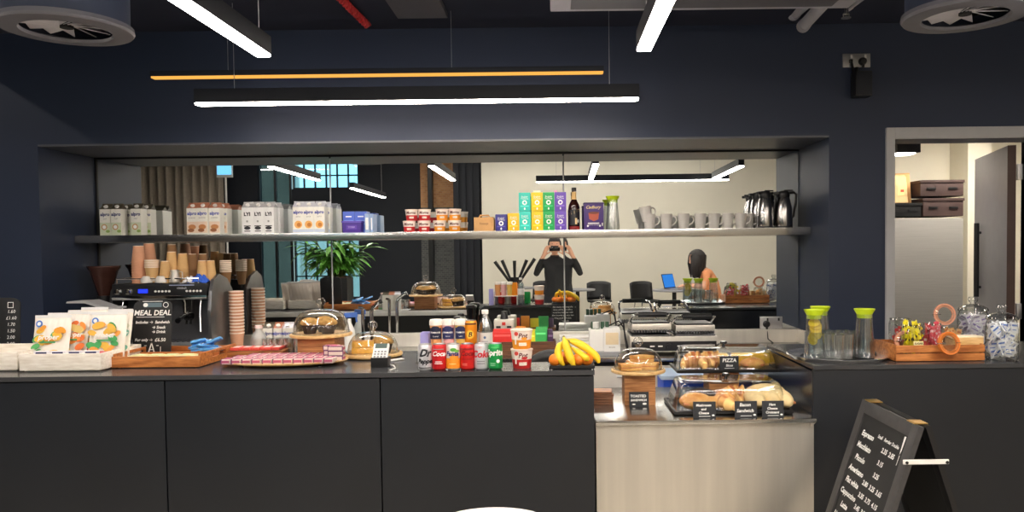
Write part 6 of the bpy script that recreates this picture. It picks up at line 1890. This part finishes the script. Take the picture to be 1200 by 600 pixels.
d_ = (az_ - zs) * math.tan(sl) + .03
b = MB(); b.box((w / 2 + .006, 0, zs), (.006, d_ * 2 + .02, .017), .0025)
for s in (-1, 1): b.cyl(.006, .008, X=T(w / 2 + .006, s * d_, zs) @ RY(pi / 2), seg=12)
b.obj('stay_bar', 'white', t)
for s in (-1, 1): MB().cyl(.0055, .004, X=T(w / 2 + .013, s * d_, zs) @ RY(pi / 2), seg=12).obj('rivet', 'black', t)

# ================================================================ STOREROOM
t = thing('fridge', 'tall stainless steel fridge in the storeroom', 'fridge', (0, 0, 0))
Yf_ = 6.0
rx0, rx1 = xu(1040, Yf_, 1.2), xu(1130, Yf_, 1.2)
zf = zv(1090, 255.5, Yf_)
MB().span(rx0, rx1, Yf_ + .05, Yf_ + .62, .04, zf, .004).obj('cabinet', 'fridge', t)
dd = MB().span(rx0 + .004, rx1 - .004, Yf_, Yf_ + .045, .12, zf - .006, .005).obj('door', 'fridge', t)
MB().tube([(rx0 + .04, Yf_ - .03, .9), (rx0 + .04, Yf_ - .03, 1.3)], .01).obj('handle', 'alu', dd)
MB().span(rx0 + .03, rx1 - .03, Yf_ + .08, Yf_ + .6, 0, .04).obj('plinth', 'gap', t)
def dcrate(label, x0, x1, z, h, m='brown_card'):
    t = thing('storage_crate', label, 'crate', ((x0 + x1) / 2, Yf_ + .22, z), 0, 'dark crates on the fridge')
    w_ = x1 - x0
    MB().box((0, 0, h / 2 - .004), (w_, .34, h - .03), .01).obj('body', m, t)
    MB().box((0, 0, h - .016), (w_ + .012, .352, .022), .005).obj('lid', m, t)
    for x in (-w_ * .25, w_ * .25): MB().box((x, -.174, h * .5), (.07, .006, .018), .002).obj('clip', 'black', t)
zz = zf + .001
sx0, sx1 = xu(1084, Yf_, 2), xu(1132, Yf_, 2)
h1 = zv(1100, 231.5, Yf_) - zz; h2_ = zv(1100, 210, Yf_) - zz - h1
dcrate('dark brown crate resting directly on the fridge', sx0, sx1, zz, h1)
dcrate('dark brown crate stacked on top of the lower brown one', sx0 - .02, sx1, zz + h1, h2_)
dcrate('black crate on the fridge under the paper bags', xu(1040, Yf_, 2), sx0 - .012, zz, h1 - .035, 'black')
for k, (u, hgt, rz, col) in enumerate(((1052, .21, .2, (226, 190, 140)), (1066, .23, -.3, (214, 170, 116)), (1078, .2, .1, (190, 140, 96)))):
    zb2 = zz + h1 - .035
    t = thing('paper_bag', 'brown paper bag on the black crate, %s from the door frame' % ORD[k], 'paper bag', (min(xu(u, Yf_ + .1, 2), sx0 - .1), Yf_ + .12 + .09 * k, zb2), rz, 'brown paper bags above the fridge')
    g = MB(); g.box((0, 0, hgt / 2), (.15, .06, hgt), .008, taper=.8); g.obj('bag_body', paint(col, .8), t)
    MB().box((0, 0, hgt + .006), (.125, .012, .014), .002).obj('fold', paint(tuple(int(c * .9) for c in col), .8), t)
    prints(t, [('r', .01, hgt * .5, .06, hgt * .45, (236, 214, 150)), ('r', .02, hgt * .45, .03, .02, (190, 70, 50))], -.031)
t = thing('downlight', 'black box downlight at the storeroom ceiling', 'lamp', (xu(1057, 5.6, 2.3), 5.6, zv(1057, 182, 5.6)))
MB().box((0, 0, .05), (.17, .17, .09), .006).obj('housing', 'black', t)
MB().box((-.01, 0, .002), (.13, .13, .006), .002).obj('diffuser', 'lamp', t)
MB().cyl(.012, 2.62 - t.location.z - .094, (0, 0, .094)).obj('stem', 'black', t)
t = thing('ceiling_panel_light', 'flat white panel light on the storeroom ceiling', 'lamp', (3.35, 5.75, 2.60))
MB().box((0, 0, .01), (.6, .3, .02), .003).obj('frame', 'white', t)
MB().box((0, 0, -.001), (.56, .26, .004)).obj('diffuser', glow('panel_glow', (255, 244, 228), 30.0), t)

# ================================================================ CAMERA, LIGHT, VIEW
fill_prints()
cam = bpy.data.cameras.new('camera'); co = bpy.data.objects.new('camera', cam); COL.objects.link(co)
fwd = Vector((0, math.cos(PITCH), -math.sin(PITCH))); up0 = Vector((0, math.sin(PITCH), math.cos(PITCH))); r0 = Vector((1, 0, 0))
up = up0 * math.cos(ROLL) + r0 * math.sin(ROLL); rt = r0 * math.cos(ROLL) - up0 * math.sin(ROLL)
mw_ = Matrix.Identity(4)
for i in range(3):
    mw_[i][0] = rt[i]; mw_[i][1] = up[i]; mw_[i][2] = -fwd[i]
mw_[2][3] = EYE
co.matrix_world = mw_
cam.sensor_fit = 'HORIZONTAL'; cam.sensor_width = 36.0; cam.lens = F / 1200 * 36
cam.shift_x = (600 - CU) / 1200; cam.shift_y = (CV - 300) / 1200
cam.clip_start = .02; cam.clip_end = 100
SC.camera = co
w = bpy.data.worlds.new('daylight'); SC.world = w; w.use_nodes = True
bg = w.node_tree.nodes['Background']
bg.inputs['Color'].default_value = lin((165, 215, 238)); bg.inputs['Strength'].default_value = 1.2
vs = SC.view_settings
vs.view_transform = 'Standard'; vs.look = 'None'; vs.gamma = 1; vs.use_curve_mapping = False
vs.exposure = 1.36
SC.cycles.use_denoising = True
SC.cycles.max_bounces = 10; SC.cycles.transparent_max_bounces = 24; SC.cycles.glossy_bounces = 6
SC.cycles.sample_clamp_indirect = 6; SC.cycles.caustics_reflective = True; SC.cycles.caustics_refractive = False
